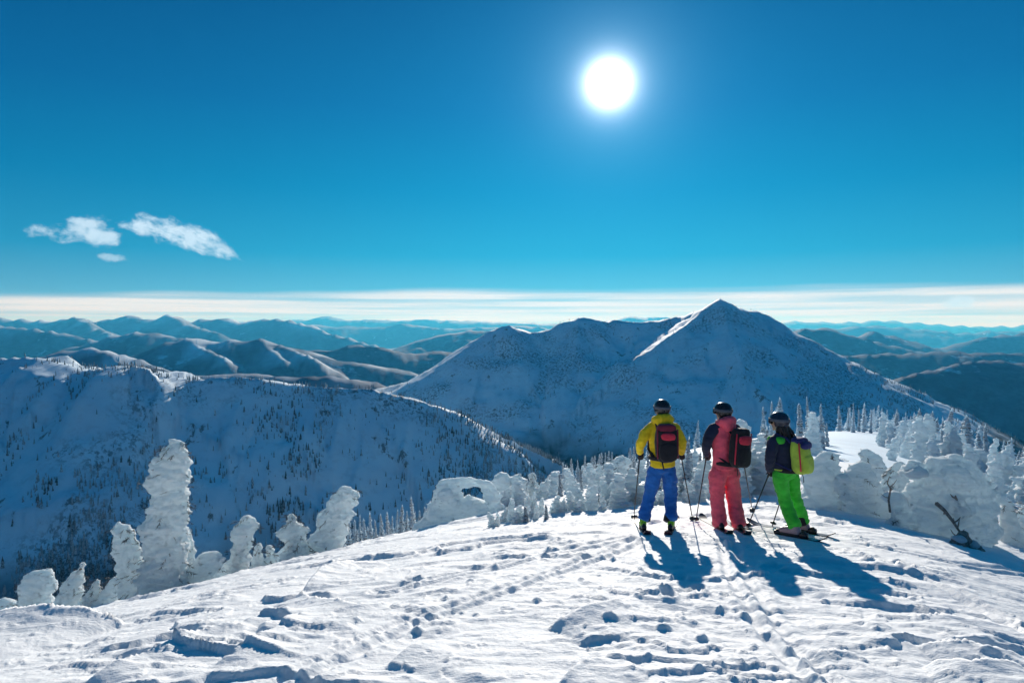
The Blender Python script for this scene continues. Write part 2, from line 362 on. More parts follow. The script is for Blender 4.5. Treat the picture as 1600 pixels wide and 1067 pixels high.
FAR = [
  # kind: 1 forested, 2 open snowy crest
  crest([(60, 590, 2900), (190, 572, 2850), (250, 563, 2800), (300, 562, 2800), (400, 562, 2850), (480, 562, 2900), (540, 568, 2950), (590, 579, 3000), (640, 593, 3050), (700, 613, 3100), (780, 640, 3150)], .40, .34, 1, 1.4),
  crest([(20, 572, 3500), (80, 552, 3500), (110, 544, 3500), (140, 541, 3520), (180, 546, 3500), (225, 560, 3480), (270, 575, 3400)], .35, .33, 1, 1.8),
  crest([(140, 541, 3520), (180, 556, 3400), (225, 568, 3280)], .36, .36, 1, 2),
  crest([(170, 580, 6000), (205, 562, 6000), (240, 541, 6000), (290, 528, 6000), (330, 532, 6050), (362, 529, 6050), (410, 531, 6050), (440, 537, 6050), (500, 553, 6100), (560, 567, 6100), (640, 580, 6200)], .36, .36, 1, 1.8),
  crest([(290, 528, 6000), (322, 545, 5750), (356, 562, 5500)], .5, .42, 1, 2), crest([(340, 531, 6050), (362, 548, 5800)], .5, .42, 1, 2),
  crest([(405, 531, 6050), (430, 548, 5750), (445, 560, 5550)], .5, .42, 1, 2), crest([(435, 535, 6050), (462, 548, 5800), (492, 560, 5600)], .5, .42, 1, 2),
  crest([(430, 560, 8000), (480, 549, 8000), (520, 545, 8000), (562, 538, 8000), (600, 543, 8000), (650, 550, 8100), (700, 548, 8200), (780, 551, 8300), (860, 556, 8400)], .34, .32, 1, 1),
  crest([(560, 560, 14500), (610, 545, 14500), (660, 529, 14500), (700, 520, 14500), (735, 515, 14500), (790, 514, 14500), (860, 518, 14500), (930, 525, 14500)], .32, .3, 1, 1.3),
  crest([(-220, 505, 11500), (-80, 503, 11500), (0, 507, 11500), (60, 514, 11300), (110, 521, 11200), (150, 533, 11000), (210, 548, 10800)], .36, .36, 1, 1.7),
  crest([(120, 540, 9200), (170, 527, 9200), (205, 519, 9200), (235, 518, 9200), (270, 525, 9200), (310, 536, 9200), (360, 550, 9200)], .34, .34, 1, 1.6),
  crest([(-320, 497, 18500), (-150, 501, 18500), (-60, 495, 18500), (0, 497, 18500), (60, 500, 18500), (112, 496, 18500), (165, 500, 18500), (215, 492, 18500), (238, 497, 18500), (262, 491, 18500), (300, 499, 18500), (332, 496, 18500), (380, 500, 18500), (425, 496, 18200), (452, 500, 18000), (500, 514, 17500), (560, 532, 17000), (620, 548, 16500)], .38, .36, 1, 1.75),
  crest([(260, 491, 18500), (290, 505, 16800), (340, 520, 15500)], .36, .36, 1, 1.6), crest([(112, 496, 18500), (150, 510, 16500), (170, 520, 15000)], .36, .36, 1, 1.6),
  crest([(330, 503, 42000), (420, 499, 42000), (462, 499, 42000), (505, 494, 42000), (550, 498, 42000), (600, 499, 42000), (650, 498, 42000), (700, 500, 42000), (760, 500, 42000), (830, 503, 42000), (900, 505, 42000), (950, 500, 42000), (985, 492, 42000), (1010, 496, 42000), (1040, 493, 42000), (1080, 503, 42000)], .34, .34, 1, 1.4),
  crest([(380, 512, 30000), (480, 505, 30000), (560, 510, 30000), (640, 507, 30000), (720, 512, 30000), (800, 508, 30000), (880, 513, 30000)], .3, .3, 1, 1.2),
  crest([(1130, 505, 52000), (1200, 502, 52000), (1262, 501, 52000), (1320, 503, 52000), (1376, 500, 52000), (1425, 503, 52000), (1480, 507, 52000), (1545, 510, 52000), (1600, 508, 52000), (1700, 505, 52000), (1900, 506, 52000)], .3, .3, 1, 1.2),
  crest([(1150, 512, 30000), (1240, 510, 30000), (1300, 512, 30000), (1372, 508, 30000), (1440, 513, 30000), (1490, 520, 30000), (1560, 517, 30000), (1650, 512, 30000)], .28, .28, 1, 1.1),
  crest([(1160, 560, 11000), (1200, 537, 11000), (1240, 517, 11000), (1286, 511, 11000), (1310, 517, 11000), (1345, 529, 11000), (1400, 540, 11000), (1450, 552, 11000), (1500, 560, 11000)], .34, .33, 1, 1.15),
  crest([(1290, 540, 13500), (1330, 527, 13500), (1366, 517, 13500), (1410, 527, 13500), (1450, 540, 13500), (1500, 552, 13500)], .33, .33, 1, 1.1),
  crest([(1440, 556, 14500), (1490, 543, 14500), (1520, 530, 14500), (1565, 523, 14500), (1600, 521, 14500), (1680, 515, 14500), (1850, 517, 14500)], .3, .3, 1, 1.15),
  crest([(1180, 575, 7200), (1250, 566, 7200), (1310, 557, 7200), (1365, 553, 7200), (1440, 552, 7200), (1495, 547, 7200), (1545, 550, 7200), (1610, 553, 7200), (1750, 548, 7200)], .3, .28, 1, 1.05),
  crest([(1320, 640, 4300), (1370, 608, 4400), (1412, 588, 4450), (1450, 577, 4500), (1500, 566, 4550), (1545, 560, 4600), (1605, 568, 4600), (1680, 577, 4600), (1850, 570, 4600)], .36, .34, 1, 1.1),
]
def tents(x, y, crests, wobble=0.0, wl=300.0, far=False):
    h = np.full(x.shape, -1e5); near = np.full(x.shape, 1e9); kd = np.zeros(x.shape); al = np.zeros(x.shape)
    if wobble:
        wx = x + wobble * fbm2(x / wl, y / wl, 3, 41); wy = y + wobble * fbm2(x / wl + 50, y / wl, 3, 43)
    else: wx, wy = x, y
    for ci, (pts, sl, sr, cv, kind) in enumerate(crests):
        acc = ci * 531.0
        for a, b in zip(pts[:-1], pts[1:]):
            dx, dy = b.x - a.x, b.y - a.y; L2 = dx * dx + dy * dy
            tt = np.clip(((wx - a.x) * dx + (wy - a.y) * dy) / L2, 0, 1)
            ex, ey = wx - (a.x + dx * tt), wy - (a.y + dy * tt)
            d = np.sqrt(ex * ex + ey * ey)
            side = dx * ey - dy * ex
            sl_ = np.where(side > 0, sl, sr) * (1.38 if far else 1.0)
            dd = d if cv == 1.0 else np.where(d < 120, d, 120 + (d - 120) * (cv - .0) ** (np.log2(np.maximum(d, 120) / 60)))
            z = a.z + (b.z - a.z) * tt - sl_ * dd
            m = z > h
            h = np.where(m, z, h); near = np.where(m, d, near); al = np.where(m, acc + tt * math.sqrt(L2), al); acc += math.sqrt(L2)
            if far: kd = np.where(m, kind, kd)
    return h, near, (kd if far else al)
def height(x, y, full=False):
    x = np.asarray(x, float); y = np.asarray(y, float); r = np.hypot(x, y)
    z0 = near_ridge(x, y)
    if not full and np.max(r) < 60: return z0
    hm, nm, al = tents(x, y, MID, 14.0, 160.0)
    fade = sstep(nm, 4, 90)
    rough = (2.2 * fbm2(x / 60, y / 60, 4, 3) + 9 * fbm2(x / 210, y / 210, 3, 9)) * (.10 + fade) + .6 * fbm2(x / 11, y / 11, 2, 8) + 3.6 * fbm2(x / 34, y / 34, 4, 18)
    # ribs and gullies down the fall line
    al = al + 26 * fbm2(x / 140, y / 140, 3, 71) + .25 * nm
    pk = sstep(r, 1500, 1750)
    ribs = (19.0 + 2 * pk) * ridged2(al / (95 + 60 * pk), nm / 620, 3, 73) + (5.0 + 1.5 * pk) * ridged2(al / (34 + 14 * pk), nm / 300, 3, 77)
    rough = rough + ribs * sstep(nm, 5, 110) * (1 - .6 * sstep(nm, 420, 700))
    # wind-scoured benches along the crest of the left ridge, tilted to the morning sun
    bench = sstep(x, -806, -780) * sstep(x, -690, -715) + sstep(x, -668, -640) * sstep(x, -510, -545)
    rough = rough * (1 - .5 * bench * sstep(nm, 80, 40)) + bench * np.where((y > 850) & (y < 1300), .50 * np.minimum(nm, 55) * np.exp(-np.maximum(nm - 55, 0) / 160), 0)
    hm = hm + np.where(r < 4200, rough, 0)
    side = sstep(np.abs(ridge_st(x, y)[1]), 18, 70) * sstep(r, 40, 120)
    z0n = z0 + side * (3.5 * fbm2(x / 40, y / 40, 4, 12) + 1.0 * ridged2(x / 60, y / 60, 3, 14)) * 1.2
    floor = -430 - np.minimum(r, 9000) * .055 + 40 * fbm2(x / 900, y / 900, 3, 5)
    h = np.maximum(np.maximum(z0n, hm), floor)
    # soften the meeting lines of slopes a little
    d = z0n - hm; k = 18.0
    soft = np.maximum(k - np.abs(d), 0) / k
    h = h + np.where((r > 120) & (r < 4200) & (h > floor), soft * soft * k * .25, 0)
    return h
def far_height(x, y):
    r = np.hypot(x, y)
    hf, nf, kd = tents(x, y, FAR, 0, 1, True)
    # relief at fixed scales, coarser for the far ranges
    hn = np.zeros(x.shape); cm = np.zeros(x.shape); sc = np.zeros(x.shape)
    for k, w in ((.8, sstep(r, 7500, 4500)), (1.8, sstep(r, 4500, 7500) * sstep(r, 20000, 13000)), (4.0, sstep(r, 13000, 20000))):
        m = w > 0
        if not m.any(): continue
        X, Y, nk = x[m], y[m], nf[m]
        n1 = fbm2(X / (650 * k), Y / (650 * k), 4, 21); n2 = ridged2(X / (900 * k), Y / (900 * k), 4, 25)
        fade = sstep(nk, 20 * k, 500 * k)
        v = (40 * n1 + 60 * n2) * k * (.10 + .8 * fade) + 15 * k * fbm2(X / (200 * k), Y / (200 * k), 4, 29) + 13 * k * ridged2(X / (330 * k), Y / (330 * k), 3, 39)
        hn[m] += w[m] * v; sc[m] += w[m] * k
        cm[m] += w[m] * fbm2(X / (330 * k), Y / (330 * k), 4, 37)
    hf = hf + hn
    floor = -430 - np.minimum(r, 9000) * .055 + 40 * fbm2(x / 900, y / 900, 3, 5)
    h = np.maximum(hf, floor)
    cr = np.clip(kd - 1, 0, 1) * np.exp(-nf / (200 * sc)) * sstep(cm, -.25, .35) + .55 * np.clip(kd - 1, 0, 1) * sstep(h, -350, 250)
    return h, np.clip(cr, 0, 1)

def ground_at(px, py, lo=2.0, hi=400.0):
    """where a line of sight meets the ridge snow"""
    d = at(px, py, 1.0); ds = np.exp(np.linspace(math.log(lo), math.log(hi), 3000))
    hit = d.z * ds < near_ridge(d.x * ds, ds)
    i = int(np.argmax(hit)) if hit.any() else len(ds) - 1
    return Vector((d.x * ds[i], ds[i], float(near_ridge(d.x * ds[i], ds[i]))))
def gz(x, y):
    x = np.atleast_1d(np.asarray(x, float)); y = np.atleast_1d(np.asarray(y, float))
    return float(height(x, y, True)[0])

# ------------------------------------------------------------------ terrain meshes (rings round the place, finer where seen)
def ring(name, r0, r1, ratio, daz, half, fn, mat, lower_first=0.0, inner=0.0):
    nr = int(math.log(r1 / r0) / math.log(ratio)) + 2
    rr = np.exp(np.linspace(math.log(r0), math.log(r1), nr))
    if inner: rr = np.concatenate([np.linspace(inner, r0, 14)[:-1], rr]); nr = len(rr)
    fine = np.arange(-half, half + 1e-6, daz); coarse = np.linspace(half, 2 * math.pi - half, 70)[1:-1]
    az = np.concatenate([fine, coarse]); na = len(az)
    R, A = np.meshgrid(rr, az, indexing='ij')
    x, y = (R * np.sin(A)).ravel(), (R * np.cos(A)).ravel()
    z, extra = fn(x, y, nr, na)
    if lower_first: z[:na] -= lower_first
    i = np.arange(nr - 1)[:, None] * na; j = np.arange(na)[None, :]; j2 = (j + 1) % na
    f = np.stack([i + j, i + j2, i + na + j2, i + na + j], -1).reshape(-1, 4)
    me = mesh_np(name, np.stack([x, y, z], -1), f)
    if extra is not None:
        a_ = me.attributes.new('crest', 'FLOAT', 'POINT'); a_.data.foreach_set('value', np.asarray(extra, np.float32))
    return link(name, me, mat, kind='structure')

def poly_dist(x, y, pts):
    """signed distance to a polyline, and the share of its length at the nearest point"""
    best = np.full(x.shape, 1e9); sg = np.zeros(x.shape); par = np.zeros(x.shape)
    L = [math.hypot(b[0] - a[0], b[1] - a[1]) for a, b in zip(pts[:-1], pts[1:])]; tot = sum(L); acc = 0
    for (a, b), l in zip(zip(pts[:-1], pts[1:]), L):
        dx, dy = b[0] - a[0], b[1] - a[1]
        t = np.clip(((x - a[0]) * dx + (y - a[1]) * dy) / (l * l), 0, 1)
        ex, ey = x - a[0] - dx * t, y - a[1] - dy * t
        d = np.hypot(ex, ey); m = d < best
        best = np.where(m, d, best); sg = np.where(m, np.sign(dx * ey - dy * ex), sg); par = np.where(m, (acc + t * l) / tot, par)
        acc += l
    return best, sg, par
def gpts(px): return [tuple(ground_at(*p)[:2]) for p in px]

FEET = []                                                 # places trodden flat, filled in by the skiers' positions
def snow_detail(x, y, nr, na):
    r = np.hypot(x, y)
    z = near_ridge(x, y)
    fade = sstep(r, 29, 20)
    wx = x + .18 * y
    d = .055 * fbm2(wx / 3.4, y / 1.9, 3, 101) + .010 * fbm2(wx / .9, y / .45, 3, 105)
    # wind-carved crust: long low steps, their steep side towards us
    for (lx, ly, A, sd, lo, hi) in ((2.6, .95, .050, 111, .04, .34), (1.25, .48, .026, 121, .06, .34), (.55, .24, .015, 131, -.02, .25), (.32, .12, .008, 171, -.05, .25)):
        ph = y / ly + 1.7 * fbm2(wx / lx, y / (ly * 1.5), 4, sd)
        fr = ph - np.floor(ph)
        saw = np.where(fr < .06, fr / .06, (1 - (fr - .06) / .94) ** 1.6)
        d = d + A * saw * sstep(fbm2(wx / (lx * 1.1), y / (ly * 2.2), 3, sd + 5), lo, hi)
    tramp = np.exp(-((x - 2.2 - .0 * y) / 2.6) ** 2) * sstep(y, 11.5, 8.0)
    d = d + tramp * (.022 * fbm2(x / .35, y / .30, 3, 141) + .008 * np.abs(noise2(x / .11, y / .11, 149)))
    d = d + .012 * fbm2(wx / .22, y / .11, 3, 151) * sstep(r, 20, 8) * (.5 + .8 * sstep(fbm2(x / 1.5, y / 1.0, 2, 153), -.2, .3))
    # one-sided drift edges (steep face towards us) and hollows
    for pts, hgt, w in SCARPS:
        g = gpts(pts); dist, sg, par = poly_dist(x, y, g)
        m = np.sin(math.pi * np.clip(par, 0, 1)) ** .6
        wob = .25 * fbm2(x / .5, y / .5, 2, 161)
        sd = dist * sg + wob * w
        d = d + hgt * m * np.where(sd > 0, np.exp(-sd / (w * 5)) * sstep(sd, -.0, w * .35), 0) - hgt * .5 * m * np.where(sd <= 0, np.exp(sd / (w * 1.5)) * sstep(-sd, 0, w), 0)
    for pts, off in TRACKS:                               # ski tracks, pairs of grooves
        dist, sg, par = poly_dist(x, y, gpts(pts))
        for o in off:
            q = dist * sg - o
            d = d - .021 * np.exp(-(q / .045) ** 4) + .010 * np.exp(-((np.abs(q) - .085) / .03) ** 2)
    z = z + d * fade
    # boot prints and thrown-up lumps, each worked into its own patch of the sheet
    X, Y, Z = x.reshape(nr, na), y.reshape(nr, na), z.reshape(nr, na)
    rr = np.hypot(X[:, 0], Y[:, 0]); azf = np.arctan2(X[0], Y[0])
    nf = int(np.argmax(np.diff(azf) > .02)) + 1 if (np.diff(azf) > .02).any() else na
    rs = np.random.default_rng(11)
    def patch(cx, cy, rad):
        rc = math.hypot(cx, cy); ac = math.atan2(cx, cy)
        i0, i1 = np.searchsorted(rr, [rc - rad, rc + rad]); j0, j1 = np.searchsorted(azf[:nf], [ac - rad / rc, ac + rad / rc])
        return slice(i0, i1), slice(j0, j1)
    def spot(cx, cy, rad, h, ang=0, asp=1.0, hole=False):
        s = patch(cx, cy, rad * max(asp, 1) * 2.3)
        if X[s].size == 0: return
        ux, uy = X[s] - cx, Y[s] - cy; c, sn = math.cos(ang), math.sin(ang)
        q = np.hypot((ux * c + uy * sn) / asp, -ux * sn + uy * c) / rad
        if hole: Z[s] += -h * np.exp(-q ** 6) + .35 * h * np.exp(-((q - 1.35) / .28) ** 2)
        else: Z[s] += h * np.clip(1 - q * q, 0, 1) ** .7 * (1 + .4 * noise2(X[s] / rad * 1.3, Y[s] / rad * 1.3, 7))
    for trail in PRINTS:
        g = gpts(trail); L = np.cumsum([0] + [math.dist(a, b) for a, b in zip(g[:-1], g[1:])])
        n = int(L[-1] / .36)
        for k in range(n):
            q = (k + .5) / n * L[-1]; px_ = np.interp(q, L, [p[0] for p in g]); py_ = np.interp(q, L, [p[1] for p in g])
            px2 = np.interp(min(q + .2, L[-1]), L, [p[0] for p in g]); py2 = np.interp(min(q + .2, L[-1]), L, [p[1] for p in g])
            ang = math.atan2(py2 - py_, px2 - px_) + rs.normal(0, .25); sd = .12 * (1 if k % 2 else -1)
            spot(px_ - math.sin(ang) * sd + rs.normal(0, .04), py_ + math.cos(ang) * sd, .062, rs.uniform(.03, .055), ang, 2.2, True)
    for (cpx, cpy, sx, sy, n) in LUMPS:
        for k in range(n):
            q = ground_at(cpx + rs.normal(0, sx), min(cpy + rs.normal(0, sy), 1120))
            rad = .012 + .034 * rs.random() ** 3
            if rs.random() < .07: spot(q.x, q.y, rad * 1.3, rad * .5, rs.uniform(0, 3), rs.uniform(1, 2), True)
            else: spot(q.x, q.y, rad, rad * rs.uniform(.45, .9), rs.uniform(0, 3), rs.uniform(1, 1.7))
    for (fx, fy, rad) in FEET:                            # packed snow under the skis
        s = patch(fx, fy, rad * 2)
        q = np.hypot(X[s] - fx, Y[s] - fy) / rad
        w = sstep(q, 1.5, .7); Z[s] = Z[s] * (1 - w) + (near_ridge(X[s], Y[s]) + .010) * w
    return Z.ravel(), None
# (pixel read from the photograph, turned into places on the ridge)
SCARPS = [([(200, 973), (120, 980), (40, 990), (-60, 1004)], .30, .16), ([(445, 960), (380, 985), (310, 1005), (220, 1035), (130, 1070)], .13, .07), ([(470, 972), (400, 1012), (330, 1045)], .07, .06),
          ([(610, 882), (540, 890), (500, 905), (470, 928)], .16, .06), ([(610, 945), (560, 955), (500, 945), (475, 935)], .10, .06), ([(990, 950), (930, 968), (855, 985)], .13, .07),
          ([(1610, 1040), (1530, 1020), (1430, 1010)], .12, .07), ([(1600, 1062), (1520, 1058), (1440, 1042)], .14, .10), ([(1340, 1024), (1280, 1028), (1240, 1040)], .07, .05), ([(1500, 900), (1420, 890), (1330, 884)], .05, .05),
          ([(1600, 985), (1500, 970), (1400, 962)], .05, .05), ([(960, 1030), (900, 1048), (870, 1070)], .05, .05), ([(700, 1000), (640, 1020), (600, 1045)], .06, .05), ([(1060, 925), (1010, 935), (960, 955)], .08, .06)]
TRACKS = [([(1016, 836), (940, 872), (820, 915), (640, 975), (430, 1080)], (-.09, .09)), ([(1262, 842), (1360, 872), (1480, 920), (1640, 1010)], (-.09, .09)), ([(1136, 842), (1150, 900), (1200, 980), (1290, 1080)], (-.08, .08)), ([(1240, 835), (1350, 850), (1500, 885), (1620, 905)], (-.1, .1)), ([(1000, 838), (880, 862), (740, 895), (600, 925)], (-.1, .1))]
PRINTS = [[(1075, 900), (1064, 950)]]
LUMPS = [(1090, 965, 70, 35, 80), (1080, 935, 130, 22, 45), (1150, 1040, 110, 25, 35), (760, 950, 150, 45, 40), (1000, 850, 120, 18, 60), (1350, 950, 150, 50, 30), (560, 980, 120, 35, 15), (900, 870, 160, 25, 40), (660, 900, 100, 20, 20)]

def mid_height(x, y, a, b):
    h = height(x, y, True)
    r = np.hypot(x, y)
    return h, sstep(h + 45 * fbm2(x / 130, y / 130, 4, 51), -345, -270) * np.where(y < -60, .0, 1.0)
# where each skier's skis lie: (boot, towards the tip), read off the photograph
SKI_SPOTS = {'yellow': (((1004, 827), (980, 798)), ((1049, 827), (1065, 798))), 'pink': (((1122, 825), (1082, 803)), ((1151, 826), (1116, 805))), 'green': (((1236, 839), (1166, 827)), ((1250, 832), (1190, 822)))}
SKIS = {}
for who, pair in SKI_SPOTS.items():
    SKIS[who] = []
    for foot, tip in pair:
        f, t = ground_at(*foot), ground_at(*tip); d = (t - f).normalized(); SKIS[who].append((f, d))
        for q in np.linspace(-.7, 1.0, 9): FEET.append((f.x + d.x * q, f.y + d.y * q, .13))
def build_terrain():
    g = ring('snow_ridge', 2.7, 30.5, 1.0054, .0020, .71, snow_detail, MAT['snow'], 0, .25)
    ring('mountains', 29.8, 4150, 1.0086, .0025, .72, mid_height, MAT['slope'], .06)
    def fh(x, y, a, b):
        h, c = far_height(x, y)
        r = np.hypot(x, y)
        return h - 60 * sstep(r, 4300, 3300), c
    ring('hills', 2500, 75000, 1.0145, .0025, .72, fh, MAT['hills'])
build_terrain()
# ------------------------------------------------------------------ solid shapes
def frame(d):
    d = d.normalized(); up = Vector((0, 0, 1)) if abs(d.z) < .9 else Vector((0, 1, 0))
    a = up.cross(d).normalized(); return a, d.cross(a)
def tube(pts, radii, seg=14, ref=None, flat=1.0, caps=True):
    """tapered tube along points; radii numbers or (across, along-ref); ref fixes the first section axis"""
    pts = [Vector(p) for p in pts]; n = len(pts); V = []; Fc = []; a = None
    for i, p in enumerate(pts):
        d = (pts[min(i + 1, n - 1)] - pts[max(i - 1, 0)]).normalized()
        if ref is not None:
            a = (Vector(ref) - d * d.dot(Vector(ref))).normalized(); b = d.cross(a)
        elif a is None: a, b = frame(d)
        else: a = (a - d * d.dot(a)).normalized(); b = d.cross(a)     # carry the section along without twisting
        r = radii[i]; ra, rb = (r if isinstance(r, (tuple, list)) else (r, r * flat))
        for k in range(seg):
            t = 2 * math.pi * k / seg
            V.append(p + a * (math.cos(t) * ra) + b * (math.sin(t) * rb))
    for i in range(n - 1):
        for k in range(seg):
            k2 = (k + 1) % seg
            Fc.append((i * seg + k, i * seg + k2, (i + 1) * seg + k2, (i + 1) * seg + k))
    if caps:
        for i, rev in ((0, True), (n - 1, False)):
            r = radii[i]; rm = (r[0] + r[1]) / 2 if isinstance(r, (tuple, list)) else r
            d = (pts[min(i + 1, n - 1)] - pts[max(i - 1, 0)]).normalized() * (-1 if rev else 1)
            V.append(pts[i] + d * rm * .55); c = len(V) - 1
            for k in range(seg):
                k2 = (k + 1) % seg
                Fc.append((c, i * seg + k2, i * seg + k) if rev else (c, i * seg + k, i * seg + k2))
    return np.array([tuple(v) for v in V]), Fc
def ball(c, r, seg=16, rings=10):
    """ellipsoid; r number or 3-tuple"""
    r = r if isinstance(r, (tuple, list)) else (r, r, r); V = [(c[0], c[1], c[2] + r[2])]; Fc = []
    for i in range(1, rings):
        ph = math.pi * i / rings
        for k in range(seg):
            t = 2 * math.pi * k / seg
            V.append((c[0] + r[0] * math.sin(ph) * math.cos(t), c[1] + r[1] * math.sin(ph) * math.sin(t), c[2] + r[2] * math.cos(ph)))
    V.append((c[0], c[1], c[2] - r[2])); L = len(V) - 1
    for k in range(seg):
        k2 = (k + 1) % seg
        Fc.append((0, 1 + k, 1 + k2)); Fc.append((L, 1 + (rings - 2) * seg + k2, 1 + (rings - 2) * seg + k))
        for i in range(rings - 2):
            Fc.append((1 + i * seg + k, 1 + (i + 1) * seg + k, 1 + (i + 1) * seg + k2, 1 + i * seg + k2))
    return np.array(V), Fc
def box(c, s, M=None):
    V = np.array([(x, y, z) for x in (-.5, .5) for y in (-.5, .5) for z in (-.5, .5)]) * np.array(s) + np.array(c)
    if M is not None: V = np.array([tuple(M @ Vector(v)) for v in V])
    return V, [(0, 1, 3, 2), (4, 6, 7, 5), (0, 4, 5, 1), (2, 3, 7, 6), (0, 2, 6, 4), (1, 5, 7, 3)]
def merge(parts):
    V = []; Fc = []; o = 0
    for v, f in parts:
        V.append(np.asarray(v, float)); Fc += [tuple(int(i) + o for i in q) for q in f]; o += len(v)
    return np.vstack(V), Fc
def fuse(parts, voxel, smooth=0):
    """one continuous skin round all the parts"""
    v, f = merge(parts); me = mesh_np('tmp', v, f)
    o = bpy.data.objects.new('tmp', me); COL.objects.link(o)
    m = o.modifiers.new('r', 'REMESH'); m.mode = 'VOXEL'; m.voxel_size = voxel; m.use_smooth_shade = True
    if smooth:
        s = o.modifiers.new('s', 'SMOOTH'); s.iterations = smooth; s.factor = .5
    dg = bpy.context.evaluated_depsgraph_get(); r = bpy.data.meshes.new_from_object(o.evaluated_get(dg))
    COL.objects.unlink(o); bpy.data.objects.remove(o); bpy.data.meshes.remove(me)
    r.polygons.foreach_set('use_smooth', np.ones(len(r.polygons), bool))
    return r
def coords(me):
    a = np.empty(len(me.vertices) * 3); me.vertices.foreach_get('co', a); return a.reshape(-1, 3)
def normals(me):
    a = np.empty(len(me.vertices) * 3); me.vertices.foreach_get('normal', a); return a.reshape(-1, 3)
def put(me, p): me.vertices.foreach_set('co', np.asarray(p, np.float32).ravel()); me.update()
def empty(name, loc, label, cat, group=None):
    o = bpy.data.objects.new(name, None); COL.objects.link(o); o.location = loc; o.empty_display_size = .1
    o['label'] = label; o['category'] = cat
    if group: o['group'] = group
    return o
def child(name, me, mat, parent, label=None):
    """mesh given in world coordinates, parented to a thing standing at its own base"""
    me.transform(Matrix.Translation(-Vector(parent.location)))
    o = link(name, me, mat, parent); 
    if label: o['label'] = label
    return o

# ------------------------------------------------------------------ trees buried in rime ("snow ghosts")
def twig(base, tip, r, rnd):
    """a bare crooked branch with a few side twigs"""
    b, t = Vector(base), Vector(tip); L = (t - b).length; parts = []
    pts = [b + (t - b) * f + Vector((rnd.uniform(-1, 1), rnd.uniform(-1, 1), rnd.uniform(-1, 1))) * L * .06 * (0 < f < 1) for f in (0, .3, .6, .85, 1)]
    parts.append(tube(pts, [r, r * .85, r * .7, r * .5, r * .25], 7))
    for k in range(4):
        f = rnd.uniform(.3, .9); p = b + (t - b) * f
        d = Vector((rnd.uniform(-1, 1), rnd.uniform(-.6, .6), rnd.uniform(-.3, .8))).normalized()
        parts.append(tube([p, p + d * L * .14, p + d * L * .24 + Vector((0, 0, .03))], [r * .45, r * .3, r * .12], 5))
    return parts
def needle_spray(p, d, L, rnd, n=26):
    """a spray of needles: thin blades along a short shoot"""
    V = []; Fc = []; d = Vector(d).normalized(); a, b = frame(d)
    for k in range(n):
        q = Vector(p) + d * L * (k / n); t = rnd.uniform(0, 6.28); o = (a * math.cos(t) + b * math.sin(t) + d * .8).normalized() * L * rnd.uniform(.22, .4)
        w = d.cross(o).normalized() * L * .022; i = len(V)
        V += [q - w, q + w, q + o]; Fc.append((i, i + 1, i + 2))
    return np.array([tuple(v) for v in V]), Fc
